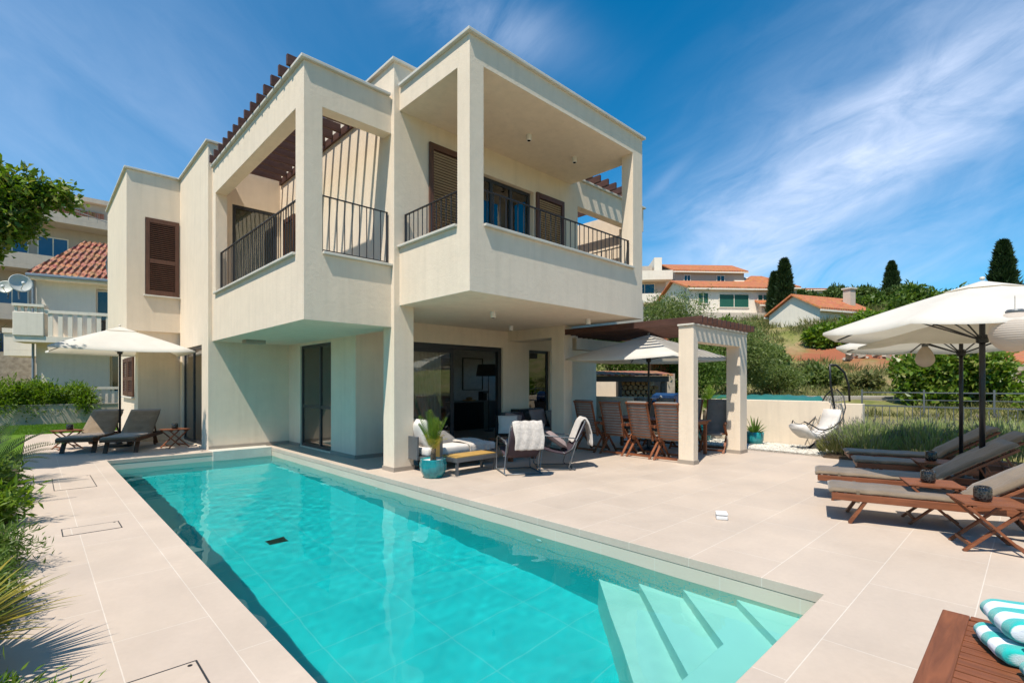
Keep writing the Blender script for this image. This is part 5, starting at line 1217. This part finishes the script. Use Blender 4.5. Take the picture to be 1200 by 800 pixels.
MB().box(-.15, 9.3, -.68, -.56, 5.82, 5.93).build('gutter', M['bluegrey'], n, bevel=.02); MB().box(-.12, 9.2, -.56, 0, 5.74, 5.82).build('eave', M['plaster_white'], n)
MB().profile_x([(0, 0)]*0+[(0, 5.8), (.05, 5.8), (.05, 5.81)], -.1, -.05) if False else None
gb = MB(); gb.add([(.02, 0, 5.84), (.02, 4.4, 5.84), (.92, 4.4, 8.1), (.06, 0.1, 5.95), (.3, 0, 5.84), (.3, 4.4, 5.84), (.98, 4.4, 8.1), (.3, 0.1, 5.95)], [(0, 1, 2, 3), (4, 7, 6, 5), (0, 4, 5, 1), (1, 5, 6, 2), (2, 6, 7, 3), (3, 7, 4, 0)]); gb.build('gable', M['plaster_white'], n)
simple_window(n, 'y', .24, 2.45, 4.35, 1.22, 2.7); simple_window(n, 'y', .24, 1.95, 2.65, 3.72, 5.5)
MB().tube([(-.06, -.1, 5.8), (-.06, -.1, 0)], .045, 8).build('downpipe', M['bluegrey'], n)
bal = MB().box(-.35, 9, -1.25, -.003, 3.15, 3.38).build('balcony_floor', M['plaster_white'], n)
MB().box(-.35, .55, -1.3, -.7, 3.384, 4.30).build('balcony_pier', M['plaster_white'], bal, bevel=.02)
q = MB().box(.56, 9, -1.25, -1.12, 4.30, 4.42); q.box(-.37, .56, -1.32, -.68, 4.52, 4.62); q.build('balcony_rail', M['plaster_white'], bal)
q = MB()
for i in range(28): q.box(.66+i*.3, .80+i*.3, -1.22, -1.15, 3.385, 4.298)
for i in range(5): q.box(-.31+i*.19, -.22+i*.19, -1.26, -1.18, 4.302, 4.518)
q.build('balusters', M['plaster_white'], bal)
bal = MB().box(-1.3, -.08, 1.2, 3.0, 2.7, 2.95).build('side_balcony', M['plaster_white'], n); MB().box(-1.3, -.08, 1.2, 1.35, 2.953, 3.65).build('parapet', M['plaster_white'], bal); MB().box(-1.34, -.07, 1.15, 1.4, 3.653, 3.85).build('parapet_cap', M['plaster_white'], bal)
def dish(loc, rz, r, label, tilt=12):
    t = empty('satellite_dish', loc, rz, label, 'satellite dish', 'satellite dishes on the neighbouring roofs')
    pr = [(r*i/8, .28*r*(i/8)**2) for i in range(9)]; d = MB().lathe(pr, n=28, cap=False).build('reflector', M['dish'], t, smooth=True); d.rotation_euler = (R(90-tilt), 0, 0); s = d.modifiers.new('s', 'SOLIDIFY'); s.thickness = .02
    MB().tube([(0, .02, -.02), (0, .15, -r*.8), (0, .1, -r*1.6)], .03, 8).build('mast', M['greymetal'], t); MB().tube([(0, 0, -r*.8), (0, -r*1.1, -.05)], .014, 6).build('feed_arm', M['dish'], t)
    MB().lathe([(0, -.08), (.05, -.06), (.06, .03), (0, .06)], at=(0, -r*1.1, 0), n=12).build('feed_horn', M['whiteplastic'], t, smooth=True)
dish((1.88, 21.4, 6.0), R(62), .55, 'large pale satellite dish edge on beside the villa corner', 10)
dish((-.40, 27.3, 5.4), R(15), .36, 'satellite dish on a bracket left of the terracotta roof'); dish((-.78, 27.6, 5.25), R(-20), .25, 'small satellite dish nearest the left photo edge')
t = empty('aerial', (1.95, 21.6, 6.4), 0, 'thin horizontal aerial boom sticking out beside the villa corner', 'aerial')
MB().tube([(0, 0, -1.2), (0, 0, .55)], .02, 6).build('mast', M['greymetal'], t); q = MB(); q.tube([(.0, 0, .5), (-1.55, .5, 1.0)], .014, 6)
for i in range(6): q.tube([(-.2-i*.22, .06+i*.07, .42+i*.07), (-.2-i*.22, .06+i*.07, .72+i*.07)], .004, 4)
q.build('boom', M['greymetal'], t)
a = empty('apartment_block', (-9, 42, 0), 0, 'beige apartment block with long balconies behind the left neighbour', 'building')
rectsolid([(0, 15, 0, 12, 0, 11.6), (8.3, 13, 4, 10, 11.6, 14.2)]).build('wall', M['plaster_grey'], a)
MB().box(7.9, 13.4, 3.6, 10.4, 14.2, 14.5).build('penthouse_roof', M['plaster_pink'], a); MB().box(8.6, 12.6, 3.9, 3.99, 12.6, 13.6).build('penthouse_window', M['roof'], a)
for z in (2.2, 5.2, 8.2, 11.2):
    s = MB().box(-.3, 15.3, -1.6, -.003, z, z+.28).build('balcony_slab', M['plaster_pink'], a); MB().box(-.3, 15.3, -1.6, -1.48, z+.284, z+.9 if z < 11 else z+.6).build('parapet', M['plaster_pink'], s)
    if z < 11:
        for x in (1, 4.2, 7.4, 9.2, 12): simple_window(a, 'y', -.003, x, x+1.3, z+.9, z+2.3, 'bluepane')
t = empty('garden_wall', (-8, 33, 0), 0, 'rough grey retaining wall below the apartment block', 'wall'); MB().box(0, 8.2, 0, .4, -.2, 3.0).build('wall_body', M['dirtstone'], t); q = MB().box(0, 8.2, .1, .13, 3.9, 3.93)
for i in range(40): q.box(.1+i*.2, .115+i*.2, .11, .125, 3.0, 3.9)
q.build('iron_railing', M['blackmetal'], t)
tree('cactus_shrub', (-2.3, 38, 3.0), 2.2, 1.0, 1.1, 'dark spiky shrub below the apartment balconies', 'shrub', None, 'leaf_dark', 120, 8, .3, .07, .2)

# ------------------------------------------------------------------ outdoor kitchen behind the dining area
k = empty('barbecue_shelter', (14.3, 9.8, 0), R(-45), 'open barbecue shelter with low red tiled roof and stone back wall', 'shelter')
zb = .1
MB().box(-2.6, 1.6, 2.3, 2.5, -.3, 1.75).build('back_wall', M['plaster'], k)
MB().box(.2, 1.5, .95, 1.29, -.3, 1.6).build('stone_wall', M['dirtstone'], k); MB().box(-2.6, 1.5, .35, .9, 0, .95).build('counter', M['concrete'], k)
for x in (-2.5, -.1, 1.3): MB().box(x, x+.12, -.7, -.58, -.2, 1.58).build('post', M['anthracite'], k)
MB().box(-2.8, 1.5, -.85, -.72, 1.58, 1.76).build('front_beam', M['anthracite'], k); r_ = slope(k, -2.9, 1.6, -1.0, 1.1, 1.82, 1.98, 'roof', .055)
ch = MB().profile_x([(.5, 1.7), (1.7, 1.7), (1.1, 2.4)][::-1], 1.55, 2.2) if False else None
f = empty('outdoor_fireplace', (16.9, 9.9, 0), R(-45), 'stone outdoor fireplace with gabled hood and orange brick top', 'fireplace')
MB().box(-.75, .75, 0, .8, 0, 1.9).build('hearth', M['dirtstone'], f); MB().box(-.45, .45, -.02, .0, 1.0, 1.6).build('opening', M['black'], f)
MB().profile_x([(-.95, 2.42), (.95, 2.42), (0, 3.0)], -.25, .85).build('hood', M['black'], f); q = MB(); q.bar((-1.0, .3, 2.42), (0, .3, 3.06), 1.2, .08, (0, 1, 0)); q.bar((1.0, .3, 2.42), (0, .3, 3.06), 1.2, .08, (0, 1, 0)); 
q = MB().profile_x([(-1.08, 2.40), (-.98, 2.40), (0, 3.02), (.98, 2.40), (1.08, 2.40), (0, 3.12)], -.3, .9); q.build('gable_roof', M['roof_orange'], f)
MB().box(.1, .8, .9, 1.5, 0, 3.3).build('chimney', M['roof_orange'], f)
wp = empty('firewood_pile', (14.15, 9.9, 0), R(-45), 'stack of split pale firewood beside the barbecue counter', 'firewood')
for i in range(34): 
    x = (i % 7)*.17+(.08 if (i//7) % 2 else 0); z = .08+(i//7)*.15; l = MB().lathe([(0, 0), (.075, 0), (.075, .45), (0, .45)], n=6).build('log', M['log'], wp); l.rotation_euler = (PI/2, random.random()*3, 0); l.location = (x+.3, .1+.05*random.random(), z+.85)
g = empty('gas_grill', (13.15, 7.25, .1), R(-110), 'gas grill with navy blue domed lid beyond the dining table', 'grill')
MB().box(-.55, .55, -.28, .28, .2, .82).build('cabinet', M['anthracite'], g, bevel=.01)
q = MB(); pr = [(-.30, .83), (-.30, .95), (-.24, 1.08), (-.1, 1.15), (.1, 1.15), (.24, 1.08), (.30, .95), (.30, .83)]; MB().profile_y(pr, -.45, .45).build('lid', M['navy'], g, bevel=.02)
hd = MB().tube([(-.35, -.34, .98), (.35, -.34, .98)], .014, 8).build('handle', M['greymetal'], g); MB().box(-.85, -.47, -.25, .25, .82, .85).build('side_shelf', M['greymetal'], g); MB().box(.47, .85, -.25, .25, .82, .85).build('side_shelf', M['greymetal'], g)
for x in (-.5, .46):
    for y in (-.24, .2): MB().box(x, x+.04, y, y+.04, 0, .2).build('leg', M['blackmetal'], g)
MB().lathe([(0, 0), (.05, 0), (.05, .012), (0, .012)], n=14).build('gauge', M['whiteplastic'], g).matrix_local = Matrix.Translation((0, -.285, 1.03)) @ Euler((R(115), 0, 0)).to_matrix().to_4x4()
bushy('herb_shrub', (13.9, 8.6, .2), .6, .45, 'green herb shrub below the barbecue roof beside the dining chairs', 'leaf_mid', 260, .10, .03)
bushy('red_flower_pot', (15.6, 10.4, 2.3), .3, .2, 'clump of red flowers on top of the barbecue wall', 'leaf_redf', 60, .07, .05) if 'leaf_redf' in M else None

# ------------------------------------------------------------------ hillside on the right
def zt(x, y): return H(x, y)
tree('olive_tree', (21.2, 11.4, zt(21.2, 11.4)), 4.5, 1.9, 1.9, 'olive tree directly behind the pergola, left of its far column', 'tree', 'olive trees behind the terrace', 'leaf_olive', 1500, 17, .13, .035, .17)
tree('olive_tree', (22.4, 9.2, zt(22.4, 9.2)), 4.1, 1.8, 1.75, 'olive tree right of the far pergola column', 'tree', 'olive trees behind the terrace', 'leaf_olive', 1500, 17, .13, .035, .16)
tree('olive_tree', (19.2, 9.6, zt(19.2, 9.6)), 2.9, 1.7, 1.3, 'lower olive tree seen between the two pergola columns', 'tree', 'olive trees behind the terrace', 'leaf_mid', 1100, 15, .12, .04, .15)
tree('olive_tree', (20.0, 13.8, zt(20, 13.8)), 4.1, 2.2, 1.8, 'dark tree behind the barbecue shelter roof', 'tree', 'olive trees behind the terrace', 'leaf_mid', 1100, 15, .13, .045, .17)
tree('olive_tree', (24.8, 8.4, zt(24.8, 8.4)), 1.7, 1.1, .8, 'small round olive bush right of the big olive trees', 'tree', 'olive trees behind the terrace', 'leaf_olive', 700, 14, .12, .035, .13)
tree('fig_bush', (20.4, 2.3, zt(20.4, 2.3)-.2), 2.0, 1.0, .95, 'big green broad leaved bush behind the fence, left of the parasol poles', 'bush', 'broad leaved bushes behind the fence', 'leaf_fig', 900, 10, .17, .10, .12, trunk_r=.06)
tree('fig_bush', (21.1, 1.35, zt(21.1, 1.35)-.2), 2.1, 1.0, .98, 'big green broad leaved bush behind the two parasol poles', 'bush', 'broad leaved bushes behind the fence', 'leaf_fig', 800, 10, .17, .10, .12, trunk_r=.06)
tree('fig_bush', (19.3, -.6, zt(19.3, -.6)-.3), 1.3, .9, .65, 'sparse low bush at the right edge behind the fence', 'bush', 'broad leaved bushes behind the fence', 'leaf_bright', 200, 8, .16, .09, .12, trunk_r=.04)
def cypress(loc, h, r, label):
    t = empty('cypress', loc, 0, label, 'cypress', 'tall dark cypresses on the hill'); n = 9000
    f = rng.random(n)**.8; rr = r*np.clip(np.minimum(f*6, (1-f)**.62*1.15), 0, 1)*(.8+.35*np.sin(f*37+1)*.3+.15*rng.normal(size=n)); a = rng.random(n)*6.28
    P = np.stack([rr*np.cos(a), rr*np.sin(a), .2+f*h], 1); D = np.stack([np.cos(a)*.5, np.sin(a)*.5, np.ones(n)], 1)+.3*rng.normal(size=(n, 3))
    V_, Q_ = leaf_arrays(P, D, .35+.3*rng.random(n), .10+.06*rng.random(n), .2); np_obj('crown', V_, Q_, M['leaf_cypress'], t); MB().tube([(0, 0, -1), (0, 0, h*.85)], [.22, .05], 8).build('trunk', M['bark'], t)
cypress((56.0, 17.9, 8.0), 5.9, .85, 'cypress beside the white gabled house'); cypress((56.2, 18.9, 8.0), 4.7, .6, 'shorter cypress leaning close to the left of its neighbour')
cypress((93, 14.9, 13.5), 5.9, 1.15, 'lone cypress in the middle of the hill skyline'); cypress((63, 2.0, 7.5), 6.4, 1.05, 'bushy cypress rising behind the big parasol')
# hillside scrub: individual bushes
def far_bush(name, x, y, rx, rz, label, mat, n, L=.25, W=.1, up=.6, group='bushes on the hillside', cat='bush'):
    t = empty(name, (x, y, zt(x, y)), 0, label, cat, group); bl = randblobs(0, 0, rz*up, rx, rx, rz, 7, .5); crown('crown', bl, n, 10, rx*.09, L, W, M[mat], t, .6)
    q = MB(); q.tube([(0, 0, -.5), (0, 0, rz*.6)], [rx*.06, rx*.04], 6); q.build('trunk', M['bark'], t); return t
hb = [(44.5, 11.2, 1.3, .9, 'leaf_bright', 'bright bush below the white gabled house'), (46, 8.8, 1.7, 1.3, 'leaf_bright', 'rounded green bush right of the white gabled house'), (50, 7.0, 1.8, 1.5, 'leaf_mid', 'wide bush on the slope above the parasol'),
 (82, 19.5, 2.0, 1.5, 'leaf_far', 'grey green tree on the skyline left of the lone cypress'), (80, 12.2, 2.0, 1.1, 'leaf_far', 'low tree on the skyline right below the lone cypress'), (76, 15.5, 2.0, 1.1, 'leaf_far', 'tree mass left below the lone cypress'), (84, 24, 2.2, 1.3, 'leaf_far', 'low tree on the skyline behind the chimney house'),
 (47, 4.4, 1.5, 1.1, 'leaf_dark', 'dark bush half hidden by the parasol canopy'), (64, 8.0, 1.9, 1.1, 'leaf_far', 'low tree on the skyline behind the parasol'), (58, 4.5, 1.8, 1.3, 'leaf_mid', 'small tree beneath the bushy cypress'),
 (30, 11.6, 1.3, 1.0, 'leaf_olive', 'grey green bush uphill of the olives'), (33, 9.4, 1.0, .7, 'leaf_dry', 'dry bush left of the red soil patch'), (28, 7.4, .8, .55, 'leaf_olive', 'small olive green bush below the red soil'),
 (35, 12.4, 1.3, 1.1, 'leaf_olive', 'loose bush under the arched house'), (44, 19.5, 1.5, 1.4, 'leaf_bright', 'bright tree in front of the arched white house'), (43, 22.5, 1.6, 1.5, 'leaf_olive', 'tree in front of the white house side wall'), (32, 17, 1.8, 1.9, 'leaf_mid', 'tree between the pergola and the white house'),
 (27, 5.2, .8, .45, 'leaf_dry', 'dry scrub near the concrete slab'), (60, 11.2, 1.6, .8, 'leaf_mid', 'bush behind the chimney house')]
for x, y, rx, rz, m_, lb in hb: far_bush('bush', x, y, rx, rz, lb, m_, int(260+150*rx), .10+.006*x, .04+.003*x)
def scrub(n=5200):
    P = []; 
    while len(P) < n:
        x = 17+48*random.random()**1.3; y = -8+36*random.random()
        if math.sin(x*.7+y*.9)+math.sin(y*1.3-x*.31)+random.uniform(-1, 1) > -.2 and math.hypot(x-42, y-8.6) > 4.5: P.append((x, y, zt(x, y)-.02))
    P = np.array(P); k = np.repeat(np.arange(n), 12); s = (P[k, 0]/30)[:, None]
    Q_ = P[k]+rng.normal(size=(len(k), 3))*np.array([.16, .16, .02])*s; D = np.stack([.5*rng.normal(size=len(k)), .5*rng.normal(size=len(k)), np.ones(len(k))], 1)
    V_, F_ = leaf_arrays(Q_, D, (.25+.3*rng.random(len(k)))*s[:, 0], .035*s[:, 0], .1); tag(np_obj('hillside_scrub', V_, F_, M['leaf_dry']), 'dry grass and scrub covering the hillside', 'scrub', kind='stuff')
scrub()
# retaining ledge, slab, tarp, rubble
t = empty('concrete_slab', (20, 2.6, 1), R(-45), 'long pale concrete slab lying behind the boundary wall', 'slab'); MB().box(-1.7, 1.7, -.7, .7, -.45, -.02).build('slab_body', M['concrete'], t); t.location = (21.2, 4.5, 1.09)
t = empty('green_tarp', (18.3, 6.6, .86), R(40), 'green tarpaulin spread on the ground behind the cream wall', 'tarpaulin'); q = MB(); nn = 14
for i in range(nn+1):
    for j in range(nn+1): q.v.append((-1.6+3.2*i/nn, -1.5+3.0*j/nn, .22+.04*math.sin(i*1.3)*math.cos(j*.9)+.03*math.sin(j*2.2)-.3*((abs(i-nn/2) > nn/2-1) or (abs(j-nn/2) > nn/2-1))))
for i in range(nn):
    for j in range(nn): a_ = i*(nn+1)+j; q.f.append((a_, a_+1, a_+nn+2, a_+nn+1))
q.build('sheet', M['tarp'], t, smooth=True)
for (x, y, w, h, lb) in ((40, 6.6, 2.5, .3, 'broken stone terrace wall above the red soil'), (22.5, -.6, 2.2, .9, 'crumbling pale rubble wall right of the fence bushes')):
    t = empty('stone_wall', (x, y, zt(x, y)), R(-60), lb, 'stone wall', 'rough stone terrace walls'); mb = MB()
    for i in range(int(w*14)): s = random.uniform(.08, .22); mb.box(-s, s, -s*.7, s*.7, -s*.6, s*.6, (random.random(), random.random(), random.random()*3), (random.uniform(-w, w), random.uniform(-.25, .25), random.uniform(-.2, h)))
    mb.build('stones', M['dirtstone'], t)
# houses; local frame: front (towards camera) is -y after rotation
def house(name, loc, rz, w, d, h, roofh, label, wall='plaster_white', roof='roof_orange', wins=(), over=.4, gable=True, chim=None, hip=False, zb=-3):
    t = empty(name, loc, rz, label, 'house'); MB().box(-w/2, w/2, -d/2, d/2, zb, h).build('wall', M[wall], t)
    if gable:  # ridge along x, gables at +-x ends
        g = MB(); g.profile_y([(-d/2, h+.001), (d/2, h+.001), (0, h+roofh)], -w/2, w/2); g.build('gable_wall', M[wall], t)
    o = over; th = .16
    rf = MB(); rise = roofh/(d/2)
    for s in (-1, 1):
        hx = w/2+o; inx = (w/2-d/2) if hip else hx
        v = [(-hx, s*(d/2+o), h-rise*o+.05), (hx, s*(d/2+o), h-rise*o+.05), (inx, 0, h+roofh+.05), (-inx, 0, h+roofh+.05)]
        rf.add(v+[(x, y, z+th) for x, y, z in v], [(0, 1, 2, 3), (4, 7, 6, 5), (0, 4, 5, 1), (1, 5, 6, 2), (2, 6, 7, 3), (3, 7, 4, 0)])
        if hip:
            v = [(s*hx, -(d/2+o), h-rise*o+.05), (s*hx, d/2+o, h-rise*o+.05), (s*inx, 0, h+roofh+.05)]
            rf.add(v+[(x, y, z+th) for x, y, z in v], [(0, 1, 2), (3, 5, 4), (0, 3, 4, 1), (1, 4, 5, 2), (2, 5, 3, 0)])
    r_ = rf.build('roof', M[roof], t)
    ea = MB()
    for s in (-1, 1): ea.box(-w/2-o, w/2+o, s*(d/2+o)-.06, s*(d/2+o)+.06, h-rise*o-.12, h-rise*o+.045)
    ea.build('eave', M['plaster_white'], t)
    for wd in wins: simple_window(t, 'y', -d/2-.003, *wd[:4], pane=wd[4] if len(wd) > 4 else 'darkglass', out=.06)
    if chim: 
        c = MB().box(chim[0]-.35, chim[0]+.35, chim[1]-.35, chim[1]+.35, h, chim[2]).build('chimney', M['plaster_pink'], r_); MB().box(chim[0]-.45, chim[0]+.45, chim[1]-.45, chim[1]+.45, chim[2], chim[2]+.15).build('chimney_cap', M['coping'], c)
    return t
F_ = R(-46)   # facing roughly to the camera
w = house('white_house', (58.8, 26.5, 9.0), R(-40), 10, 9, 3.1, 1.5, 'long white house with green shutters, arches and orange roof on the hill', wins=((-4.0, -2.9, 1.4, 2.5, 'green_shutter'), (-1.6, 1.7, 1.0, 2.4, 'green_shutter'), (2.8, 3.9, 1.3, 2.4, 'green_shutter')), gable=True, hip=False)
MB().box(-4.9, 6.2, -6.5, -4.7, -4, .1).build('terrace_parapet', M['plaster_pink'], w)
for x in (.5, 3.0, 5.2):
    q = MB(); pts = [(x+1.0*math.cos(PI*i/12), -1.35+1.0*math.sin(PI*i/12)) for i in range(13)]; n_ = len(pts)
    q.add([(a_, -6.55, b_) for a_, b_ in pts]+[(x-1, -6.55, -2.5), (x+1, -6.55, -2.5)]+[(a_, -6.52, b_) for a_, b_ in pts]+[(x-1, -6.52, -2.5), (x+1, -6.52, -2.5)], [tuple(range(n_+2)), tuple(range(n_+2, 2*n_+4))[::-1]]); q.build('arched_opening', M['dirtstone'], w)
MB().tube([(-5.5, -4.6, 3.0), (-5.5, -4.6, -2)], .08, 6).build('downpipe', M['greymetal'], w)
house('grey_gabled_house', (68, 33.2, 13.6), R(-40), 9.5, 8, 3.0, 1.6, 'grey upper house with wide low gable roof above the white house', wall='plaster_grey', wins=((-3.5, -2.7, 1.3, 2.4), (1, 2, 1.3, 2.4)))
hh = house('small_white_house', (53.4, 14.1, 6.4), R(-22), 6.6, 5.2, 1.7, 1.45, 'small white gabled house with orange roof and chimney', chim=(2.2, -1.4, 3.9), over=.3)
MB().box(-4.4, -3.33, -2.4, 1.2, -3, -.3).build('porch', M['plaster_white'], hh)
house('orange_roof_house', (71.5, 26.4, 11.7), R(-40), 7.5, 6, 2.6, 1.8, 'pink house with orange hipped roof and two satellite dishes on the hill', wall='plaster_pink', wins=((-2.6, -1.6, 1, 2.2), (1, 2, 1, 2.2)), hip=True)
house('lower_roof_house', (60.5, 20.9, 8.6), R(-40), 4.2, 4, 1.7, .9, 'small building with orange roof between the white house and the cypresses', wall='plaster_pink', wins=((-1, .4, .9, 2.1),))
house('far_pink_house', (94.8, 27, 14.6), R(-50), 5, 4.5, 2.5, .5, 'far pale house with flat orange roof right of the cypress pair', wall='plaster_pink', wins=((-1.8, -.4, .8, 2.0, 'bluepane'), (.5, 1.8, .8, 2.0, 'bluepane')), hip=True)
house('far_white_house', (122, 14.9, 16.3), R(-75), 6, 5, 1.9, .4, 'far white house just left of the big parasol top', wins=((-2, -1, .6, 1.4), (1, 2, .6, 1.4)), roof='coping')
b = empty('modern_apartments', (61, 40.6, 9), R(-50), 'white and grey modern apartment building beside the villa corner', 'building')
rectsolid([(-5, 5, -4, 4, -3, 6.2), (-4.2, 3.4, -3, 4, 6.2, 8.6)]).build('wall', M['plaster_grey'], b)
for z in (.2, 3.2, 6.2): s = MB().box(-5.1, 5.6, -5.6, -4.005, z, z+.3).build('balcony_slab', M['plaster_white'], b); MB().box(-5.1, 5.6, -5.6, -5.45, z+.304, z+1.2).build('parapet', M['plaster_white'], s)
for z in (.6, 3.6): simple_window(b, 'y', -4.01, -3.5, -1, z+.9, z+2.3); simple_window(b, 'y', -4.01, 1, 3.5, z+.9, z+2.3)
MB().box(3.6, 4.6, -3.5, 3.5, 6.2, 9.6).build('stair_tower', M['plaster_white'], b)
s = empty('tiled_shed', (27.5, .2, 1.3), R(-35), 'low shed with bright orange tiled roof at the right edge', 'shed')
MB().box(-2.2, 2.2, -1.4, 1.4, -1, .85).build('wall', M['dirtstone'], s); slope(s, -2.5, 2.5, -1.8, 1.7, .95, 1.75, 'roof_orange', .1); MB().box(-2.5, 2.5, -1.92, -1.82, .85, .93).build('gutter', M['plaster_white'], s)
q = empty('power_pole', (62, 40, 10), 0, 'thin street lamp pole beside the villa above the white house', 'pole'); MB().tube([(0, 0, -3), (0, 0, 6)], [.1, .06], 6).build('mast', M['greymetal'], q)
# ------------------------------------------------------------------ camera, sun, sky
cam = bpy.data.cameras.new('camera'); co = bpy.data.objects.new('camera', cam); col.objects.link(co)
cam.sensor_width = 36; cam.lens = 36*586/1200; cam.shift_y = 50/1200; cam.clip_end = 3000; cam.clip_start = .05
co.location = (0, 0, 1.5); co.rotation_euler = (PI/2, 0, R(-43.7)); S.camera = co
sv = Vector((-.513, -.17, 1)).normalized()
sl = bpy.data.lights.new('sun', 'SUN'); sl.energy = 3.95; sl.angle = R(.5); sl.cycles.is_caustics_light = True; sl.color = (1, .93, .82)
so = bpy.data.objects.new('sun', sl); col.objects.link(so); so.rotation_euler = sv.to_track_quat('Z', 'Y').to_euler()
w = bpy.data.worlds.new('World'); S.world = w; w.use_nodes = True; nt = w.node_tree; nt.nodes.clear()
out = N(nt, 'ShaderNodeOutputWorld'); bg = N(nt, 'ShaderNodeBackground'); bg.inputs[1].default_value = .125
sky = N(nt, 'ShaderNodeTexSky'); sky.sky_type = 'NISHITA'; sky.sun_disc = False; sky.sun_elevation = math.asin(sv.z); sky.sun_rotation = math.atan2(sv.x, sv.y)
sky.air_density = 1.0; sky.dust_density = .35; sky.ozone_density = 2.5; sky.altitude = 0
tc = N(nt, 'ShaderNodeTexCoord'); D = tc.outputs['Generated']
hs = N(nt, 'ShaderNodeHueSaturation'); hs.inputs['Saturation'].default_value = 1.85; hs.inputs['Hue'].default_value = .49; hs.inputs['Value'].default_value = .78
nt.links.new(sky.outputs[0], hs.inputs['Color'])
def ddir(px, py):
    k = (px-600)/586; u = -(py-450)/586; t_ = R(46.3); F = Vector((math.cos(t_), math.sin(t_), 0)); Rt = Vector((math.sin(t_), -math.cos(t_), 0))
    return (F+Rt*k+Vector((0, 0, u))).normalized()
def math_(op, a, b=None, c=None, clamp=False):
    m = N(nt, 'ShaderNodeMath', operation=op); m.use_clamp = clamp
    for i, v in enumerate((a, b, c)):
        if v is None: continue
        if isinstance(v, (int, float)): m.inputs[i].default_value = v
        else: nt.links.new(v, m.inputs[i])
    return m.outputs[0]
def dotv(vec):
    m = N(nt, 'ShaderNodeVectorMath', operation='DOT_PRODUCT'); nt.links.new(D, m.inputs[0]); m.inputs[1].default_value = vec; return m.outputs['Value']
def band(a, b, width, centre, cw):
    """soft streak of cirrus along the great circle a-b"""
    n = a.cross(b).normalized(); d = dotv(n)
    g = math_('MULTIPLY', d, d); g = math_('MULTIPLY', g, -1/(width*width)); g = math_('EXPONENT', g)
    c = math_('SUBTRACT', 1, dotv(centre)); c = math_('MULTIPLY', c, -1/(cw*cw)); c = math_('EXPONENT', c)
    return math_('MULTIPLY', g, c)
# streaky cirrus noise in the dome's own frame, stretched along the main streak
ax = (ddir(1190, 130)-ddir(800, 300)).normalized(); up = ddir(1000, 220); sd_ = ax.cross(up).normalized()
def stretched(axv, along, across, det, dist=.6):
    s2 = axv.cross(Vector((.3, .4, .86))).normalized(); s3 = axv.cross(s2).normalized()
    c = N(nt, 'ShaderNodeCombineXYZ')
    nt.links.new(math_('MULTIPLY', dotv(axv), along), c.inputs[0]); nt.links.new(math_('MULTIPLY', dotv(s2), across), c.inputs[1]); nt.links.new(math_('MULTIPLY', dotv(s3), across), c.inputs[2])
    return noise(nt, c.outputs[0], 1, det, .62, dist)
n1 = stretched(ax, 1.5, 6.0, 7, 1.3); n2 = stretched(ax, 1.2, 3.2, 6, .8)
b1 = band(ddir(830, 330), ddir(1120, 110), .15, ddir(1020, 215), .30)
b2 = band(ddir(760, 350), ddir(1190, 300), .10, ddir(1000, 310), .26)
b3 = band(ddir(1020, 110), ddir(1195, 10), .16, ddir(1130, 40), .28)
m1 = math_('MULTIPLY', math_('ADD', math_('ADD', math_('MULTIPLY', b1, 1.0), math_('MULTIPLY', b2, .55)), math_('MULTIPLY', b3, .45)), ramp(nt, n1, [(.25, (.5,)*3), (.72, (1, 1, 1))]))
m1 = math_('MULTIPLY', m1, ramp(nt, n2, [(.25, (.5,)*3), (.6, (1, 1, 1))]))
axl = (ddir(300, 230)-ddir(120, 60)).normalized(); n3 = stretched(axl, 1.5, 7, 8, 1.0)
b4 = band(ddir(20, 160), ddir(230, 330), .40, ddir(60, 260), .55); b5 = band(ddir(490, 0), ddir(640, 50), .05, ddir(570, 25), .10)
b6 = band(ddir(755, 235), ddir(815, 180), .012, ddir(785, 208), .035)
m2 = math_('MULTIPLY', b4, ramp(nt, n3, [(.2, (.45,)*3), (.8, (.85,)*3)])); m3 = math_('MULTIPLY', b5, ramp(nt, n1, [(.35, (.1,)*3), (.65, (.6,)*3)]))
n5 = stretched(ax, 5.5, 15, 10, 1.1)
m1 = math_('MULTIPLY', m1, ramp(nt, n5, [(.3, (.5,)*3), (.68, (1.15,)*3)]))
m2 = math_('MULTIPLY', m2, ramp(nt, stretched(axl, 4, 11, 9, .9), [(.3, (.7,)*3), (.7, (1.05,)*3)]))
cl = math_('ADD', math_('ADD', math_('MULTIPLY', m1, .70), math_('MULTIPLY', m2, .42)), math_('ADD', math_('MULTIPLY', m3, .6), math_('MULTIPLY', b6, .12)), clamp=True)
k = mixc(nt, cl, hs.outputs[0], (4.3, 4.9, 6.2))
nt.links.new(k, bg.inputs[0]); nt.links.new(bg.outputs[0], out.inputs[0])
S.view_settings.view_transform = 'Standard'; S.view_settings.look = 'None'; S.view_settings.exposure = .64; S.view_settings.gamma = 1
S.render.engine = 'CYCLES'; S.cycles.max_bounces = 10; S.cycles.diffuse_bounces = 5; S.cycles.transparent_max_bounces = 24; S.cycles.sample_clamp_indirect = 8
